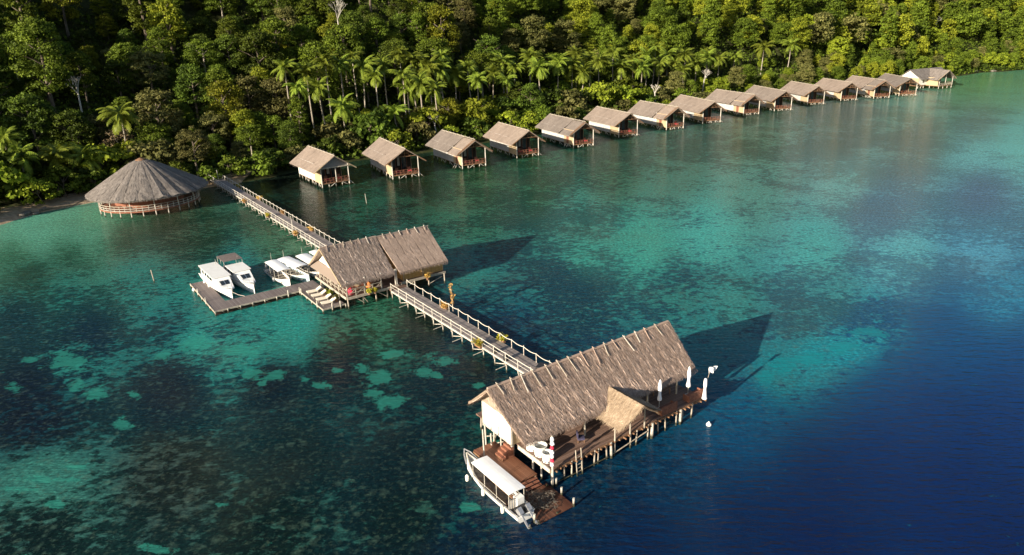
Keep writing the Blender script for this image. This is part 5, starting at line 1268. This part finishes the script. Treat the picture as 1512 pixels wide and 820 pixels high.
mb = MB(); mb.box(-2.8, 5.4, 5.8, 5.9, 1.6, 5.0); mb.build('front_wall', m_dark, BH)  # shade of the porch interior painted as a near-black wall
mb = MB(); mb.box(-2.9, 5.6, .8, 9.2, 1.3, 1.5); mb.box(-8, 9, 9.21, 15, 1.3, 1.5); mb.box(-8, -2.91, 6.6, 9.2, 1.3, 1.5); mb.build('floor', m_wood, BH)
mb = MB()
for z in (1.9, 2.5): mb.beam((-2.9, .8, z), (5.6, .8, z), .1); mb.beam((5.6, .8, z), (5.6, 6, z), .1)
for k in range(8): mb.beam((-2.9 + k * 1.2, .8, 1.5), (-2.9 + k * 1.2, .8, 2.5), .09)
mb.build('railing', m_pole, BH)
for (x, y) in [(x, y) for x in (-2.8, 0, 2.8, 5.5) for y in (1, 5)] + [(x, 6.8) for x in (-7.8, -6, -4.2)] + [(8, 9.5), (-7.8, 12)]:
    mb = MB(); mb.cyl((x, y, -2.5), (x, y, 1.6), .14, .12, 6); mb.build('pile', m_polew, BH)
for (x, y) in ((-2.8, .9), (5.5, .9), (1, .9)):
    mb = MB(); mb.cyl((x, y, 1.6), (x, y, 5 if x != 1 else 7.2), .13, .12, 6); mb.build('corner_post', m_polew, BH)
mb = MB()
for s_ in (-1, 1): mb.beam((1, -.2, 7.6), (1 + s_ * 5.9, .2, 4.05), .1, .25)
mb.build('barge_board', m_tan, BH)

# ------------------------------------------------------------------ boats (local frame: bow towards +x, waterline z=0)
def hull(mb, L, B, free, bowrise, n=14, fine=.5, sternw=.85, keel=-.35, inside=None, deckz=None, cap=True):
    sec = []
    for i in range(n + 1):
        s_ = i / n; x = -L / 2 + L * s_
        wd = B / 2 * (sternw + (1 - sternw) * min(1, s_ / .35)) if s_ < .35 else B / 2 * max(0.02, (1 - ((s_ - .35) / .65) ** (1.6 + fine * 2)))
        zt = free + bowrise * max(0, (s_ - .45) / .55) ** 2; k = keel * (1 - max(0, (s_ - .8) / .2) ** 2 * 1.3)
        sec.append([(x, -wd, zt), (x, -wd * .93, zt * .45), (x - .0, -wd * .62, keel * .3), (x, 0, k), (x, wd * .62, keel * .3), (x, wd * .93, zt * .45), (x, wd, zt)])
    vs_ = [p for s_ in sec for p in s_]; fs = []
    for i in range(n):
        for j in range(6): fs.append((i * 7 + j, (i + 1) * 7 + j, (i + 1) * 7 + j + 1, i * 7 + j + 1))
    fs.append(tuple(range(6, -1, -1))); mb.add(vs_, fs)
    return sec
def deckcap(mb, sec, i0, i1, dz=0, inset=.0):
    for i in range(i0, i1):
        a, b = sec[i], sec[i + 1]; f_ = 1 - inset
        A1 = (a[0][0], a[0][1] * f_, a[0][2] + dz); A2 = (a[6][0], a[6][1] * f_, a[6][2] + dz); B1 = (b[0][0], b[0][1] * f_, b[0][2] + dz); B2 = (b[6][0], b[6][1] * f_, b[6][2] + dz)
        mb.add([A1, B1, B2, A2], [(0, 1, 2, 3)])
def gunwale(mb, sec, r_=.06):
    for sd_ in (0, 6): mb.tube([s_[sd_] for s_ in sec], [r_] * len(sec), 6)
def outboard(parent, x, y, s_=1.0, tilt=.9, name='outboard_motor'):
    """outboard hung on the stern, tilted up"""
    mb = MB(); c, s0 = math.cos(tilt), math.sin(tilt)
    def q(a, z): return Vector((x - a * c - z * s0 * .0 + z * -s0 * -1 * .0 - z * 0 - a * 0, y, 0))
    Tm = Matrix.Translation((x, y, .55)) @ Matrix.Rotation(tilt, 4, 'Y')
    mb.T = Tm; mb.box(-.30, .12, -.17, .17, .10, .62); o = mb.build(name, m_metal, parent)
    b2 = MB(); b2.T = Tm; b2.box(-.12, .02, -.06, .06, -.95, .1); b2.cyl((-.3, 0, -.95), (.12, 0, -.95), .08, .05, 8); b2.build('drive_leg', m_metal, o)
    b3 = MB(); b3.T = Tm
    for k in range(3): a = k * 2.094; b3.beam((-.32, 0, -.95), (-.32, .17 * math.cos(a), -.95 + .17 * math.sin(a)), .03, .09)
    b3.build('propeller', m_polew, o)
def canopy(parent, x0, x1, B, z, mat=m_canvas, posts=4, zb=.5, name='canopy', camber=.10, thick=.05):
    mb = MB(); n = 6; vs_ = []
    for lv in (0, 1):
        for i in range(2):
            for j in range(n + 1): t_ = j / n; vs_.append((x0 if i == 0 else x1, -B / 2 + B * t_, z + camber * math.sin(math.pi * t_) - lv * thick))
    N1 = n + 1; fs = []
    for j in range(n): fs += [(j, N1 + j, N1 + j + 1, j + 1), (2 * N1 + j, 2 * N1 + j + 1, 3 * N1 + j + 1, 3 * N1 + j)]
    for j in range(n): fs += [(j, j + 1, 2 * N1 + j + 1, 2 * N1 + j), (N1 + j, 3 * N1 + j, 3 * N1 + j + 1, N1 + j + 1)]
    fs += [(0, 2 * N1, 3 * N1, N1), (n, N1 + n, 3 * N1 + n, 2 * N1 + n)]
    mb.add(vs_, fs); c = mb.build(name, mat, parent)
    for s_ in (-1, 1):
        for k in range(posts):
            x = x0 + .12 + (x1 - x0 - .24) * k / (posts - 1); mb = MB(); mb.cyl((x, s_ * (B / 2 - .06), zb), (x, s_ * (B / 2 - .06), z), .03, .03, 6); mb.build('canopy_post', m_polew, parent)
    return c
def boat_at(name, label, u_, v_, yaw, group=None):
    return thing(name, label, 'boat', W(u_, v_, 0), UA + yaw, group)
HPI = math.pi / 2
# A, B: cabin cruisers, bows towards the dock (-v)
def cruiser(u_, v_, yaw, label, awning):
    Q = boat_at('cabin_cruiser', label, u_, v_, yaw); L = 11.4; B = 2.9
    mb = MB(); sec = hull(mb, L, B, .95, .45, 16, .22, .9); H_ = mb.build('hull', m_boat, Q, smooth=False)
    mb = MB(); deckcap(mb, sec, 0, 16, -.04); mb.build('deck', m_boat, Q)
    mb = MB(); gunwale(mb, sec, .07); mb.build('rub_rail', m_grey if awning else m_tank, Q)
    x0, x1, xf = (-2.2, 1.0, 4.3) if awning else (-4.6, 1.4, 4.4); b0 = B / 2 - .22
    mb = MB(); zc = 2.1; mb.hexa([(x0, -b0, .9), (xf, -b0 * .62, 1.1), (xf, b0 * .62, 1.1), (x0, b0, .9), (x0, -b0 * .92, zc), (x1, -b0 * .86, zc), (x1, b0 * .86, zc), (x0, b0 * .92, zc)]); C_ = mb.build('cabin', m_boat, Q)
    mb = MB(); mb.box(x0 - .3 - (0 if awning else .7), x1 + .25, -b0 - .02, b0 + .02, zc + .01, zc + .10); rf_ = mb.build('cabin_roof', m_boat, C_)
    for s_ in (-1, 1):
        for k in range(2 if awning else 4):
            x = x0 + .5 + k * 1.25; mb = MB(); yy = s_ * (b0 * .96 + .012)
            mb.add([(x, yy, 1.45), (x + .85, yy * .985, 1.45), (x + .85, yy * .965, 1.95), (x, yy * .965, 1.95), (x, yy - s_ * .06, 1.45), (x + .85, yy - s_ * .06, 1.45), (x + .85, yy - s_ * .06, 1.95), (x, yy - s_ * .06, 1.95)], [(0, 1, 2, 3), (4, 7, 6, 5), (0, 4, 5, 1), (1, 5, 6, 2), (2, 6, 7, 3), (3, 7, 4, 0)])
            mb.build('side_window', m_glass, C_)
    # windscreen on the slope
    f0, f1 = .30, .62; mb = MB()
    def sl(f_, y): x = x1 + (xf - x1) * f_; z = zc + (1.1 - zc) * f_; hb = b0 * (.86 + (.62 - .86) * f_); return (x + .02, y * hb, z + .03)
    for (ya, yb) in ((-.62, -.05), (.05, .62)): 
        mb.add([sl(f1, ya), sl(f1, yb), sl(f0, yb), sl(f0, ya)], [(0, 1, 2, 3)])
    mb.build('windscreen', m_glass, C_)
    mb = MB(); mb.box(4.45, 4.75, -.22, .22, 1.18, 1.25); mb.build('deck_hatch', m_grey, Q)
    for s_ in (-1, 1):
        mb = MB(); pts_ = [(sec[i][0][0], s_ * abs(sec[i][0][1]) * .93, sec[i][0][2] + .45) for i in range(9, 16)]; mb.tube(pts_, [.025] * 7, 5)
        for p in pts_[::2]: mb.cyl((p[0], p[1], p[2] - .5), p, .02, .02, 5)
        mb.build('bow_rail', m_metal, Q)
    if awning:
        canopy(Q, -6.0, -2.55, 2.7, 2.75, m_awn, 3, .9, 'awning', .02)
        mb = MB(); mb.box(-4.6, -2.8, -1.0, 1.0, .93, 1.3); mb.build('seats', m_black, Q)
    else:
        for k in range(2): mb = MB(); mb.cyl((-5.2, -1.1 + 2.2 * k, .9), (-5.2, -1.1 + 2.2 * k, zc), .035, .035, 6); mb.build('roof_post', m_polew, Q)
        mb = MB(); mb.box(-5.4, -4.8, -1.0, 1.0, .93, 1.3); mb.build('seats', m_canvas, Q)
    for y in (-.55, .55): outboard(Q, -L / 2 - .12, y, tilt=.5)
    for k in (5, 8): mb = MB(); p = sec[k][0]; mb.lathe([(0, -.3), (.12, -.25), (.13, .2), (.05, .3), (0, .3)], 10, (p[0], p[1] - .12, .65)); mb.build('fender', m_tank, Q)
    mb = MB(); mb.cyl((-3.5 if awning else -4.3, .9, zc), (-3.5 if awning else -4.3, .9, zc + .9), .03, .02, 6); mb.build('antenna', m_polew, Q)
    return Q
cruiser(-8.55, 63.2, -HPI + .02, 'white cabin boat with long flat roof lying against the left finger of the dock', False)
cruiser(-5.55, 63.6, -HPI + .03, 'white cabin boat with a brown stern awning moored beside the flat-roofed cabin boat', True)
mb = MB(); mb.tube([(0, 0, 1.2), (.7, -.7, .75), (1.3, -1.4, .62)], [.025] * 3, 5); o = mb.build('mooring_rope', m_rope); tag(o, 'white rope from the bow of the flat-roofed cabin boat to the dock', 'rope'); o.location = W(-8.5, 57.6); o.rotation_euler = (0, 0, UA)
def daytripper(u_, v_, yaw, label, L, cx0, cx1, B=2.0, blue=False, z=2.15):
    Q = boat_at('day_boat', label, u_, v_, yaw, 'open white day boats with canopies'); mb = MB(); sec = hull(mb, L, B, .62, .75, 14, .2, .85); H_ = mb.build('hull', m_boat, Q)
    if blue: H_.data.materials[0] = m_hullblue; H_['label'] = 'hull painted pale blue'
    mb = MB(); n = 14
    for i in range(0, 12):                                # inside floor
        a, b = sec[i], sec[i + 1]; mb.add([(a[0][0], a[0][1] * .85, .22), (b[0][0], b[0][1] * .85, .22), (b[0][0], -b[0][1] * .85, .22), (a[0][0], -a[0][1] * .85, .22)], [(0, 1, 2, 3)])
    mb.build('floor', m_boatin, Q)
    mb = MB(); deckcap(mb, sec, 12, 14, -.02); mb.build('foredeck', m_boat, Q)
    mb = MB(); gunwale(mb, sec, .06); mb.build('gunwale', m_polew, Q)
    for x in np.arange(-L * .35, L * .36, 1.05):
        mb = MB(); mb.box(x, x + .32, -B * .36, B * .36, .46, .52); mb.build('bench', m_pole, Q)
    canopy(Q, cx0, cx1, B * .92, z, m_canvas, 4, .6)
    for y in (-.4, .4): outboard(Q, -L / 2 - .1, y, tilt=.25)
    mb = MB(); mb.cyl((cx0 + .3, 0, z), (cx0 + .3, 0, z + 1.3), .025, .015, 5); mb.build('antenna', m_polew, Q)
    mb = MB(); mb.lathe([(0, -.25), (.11, -.2), (.12, .15), (.04, .25), (0, .25)], 10, (L * .05, -B / 2 - .1, .4)); mb.build('fender', m_tank, Q)
    return Q
daytripper(-.85, 61.0, -HPI + .02, 'open white boat under a flat white canopy, leftmost of the boats by the middle pavilion', 8.4, -3.0, 2.4)
daytripper(1.35, 61.2, -HPI + .14, 'open boat with a pale blue hull under a white canopy by the middle pavilion', 9.0, -3.0, 2.6, 2.1, True)
daytripper(3.75, 60.8, -HPI + .05, 'open boat under a white canopy tucked behind the gable of the middle pavilion', 7.6, -3.0, 1.6)
daytripper(5.9, 61.6, -HPI + .0, 'boat almost hidden behind the middle pavilion beside the long jetty', 6.4, -2.8, 1.4)

# the dive boat at the landing: long, open, up-curved bow
Q = boat_at('dive_boat', 'long narrow white boat with a white canopy and up-curved bow moored at the low landing', -3.95, 2.0, HPI)
L = 8.0; B = 1.75; mb = MB(); sec = hull(mb, L, B, .62, .95, 16, .6, .9, -.3); mb.build('hull', m_boat, Q)
mb = MB()
for i in range(0, 15):
    a, b = sec[i], sec[i + 1]; mb.add([(a[0][0], a[0][1] * .82, .2 + (a[0][2] - .62) * .5), (b[0][0], b[0][1] * .82, .2 + (b[0][2] - .62) * .5), (b[0][0], -b[0][1] * .82, .2 + (b[0][2] - .62) * .5), (a[0][0], -a[0][1] * .82, .2 + (a[0][2] - .62) * .5)], [(0, 1, 2, 3)])
mb.build('floor', m_boatin, Q)
mb = MB()
for i in range(16):
    for sd_, oth in ((0, 1), (6, -1)):
        a, b = sec[i][sd_], sec[i + 1][sd_]; mb.add([a, b, (b[0], b[1] * .80, b[2] - .02), (a[0], a[1] * .80, a[2] - .02)], [(0, 1, 2, 3)])
mb.build('side_deck', m_boat, Q)
mb = MB(); gunwale(mb, sec, .07); mb.build('gunwale', m_polew, Q)
mb = MB(); mb.tube([(3.2, -.55, 1.15), (3.9, -.3, 1.55), (4.35, 0, 1.75), (3.9, .3, 1.55), (3.2, .55, 1.15)], [.05] * 5, 7); mb.build('bow_rail', m_metal, Q)
c_ = canopy(Q, -3.0, 2.1, 1.5, 2.0, m_canvas, 4, .6, 'canopy', .05)
for z in (.95,):
    for s_ in (-1, 1):
        mb = MB(); mb.beam((-2.6, s_ * .8, z), (2.2, s_ * .8, z), .03); mb.build('side_rail', m_polew, Q)
mb = MB(); mb.box(-2.3, 2.0, -.62, -.32, .42, .5); mb.box(-2.3, 2.0, .32, .62, .42, .5); mb.build('bench', m_wood, Q)
mb = MB(); mb.box(-3.1, -2.6, -.55, .1, .55, 1.35); mb.build('console', m_boat, Q)
for k in range(5):
    mb = MB(); mb.cyl((-2.9 + k * .02, .2 + .1 * k, .6), (-2.9 + k * .02, .2 + .1 * k, 1.35), .09, .09, 8); mb.build('gas_cylinder', m_polew if k % 2 else m_metal, Q)
mb = MB(); mb.box(-3.7, -3.2, -.5, .5, .6, .85); mb.build('engine_well', m_black, Q)
for y in (-.38, .38): outboard(Q, -L / 2 - .05, y, tilt=.95)
for (x, y) in ((2.5, .98), (0.2, .98), (-2.4, .98)):
    mb = MB(); mb.lathe([(0, -.3), (.12, -.25), (.14, .15), (.05, .3), (0, .3)], 10, (x, y, .42)); mb.build('fender', m_tank, Q)
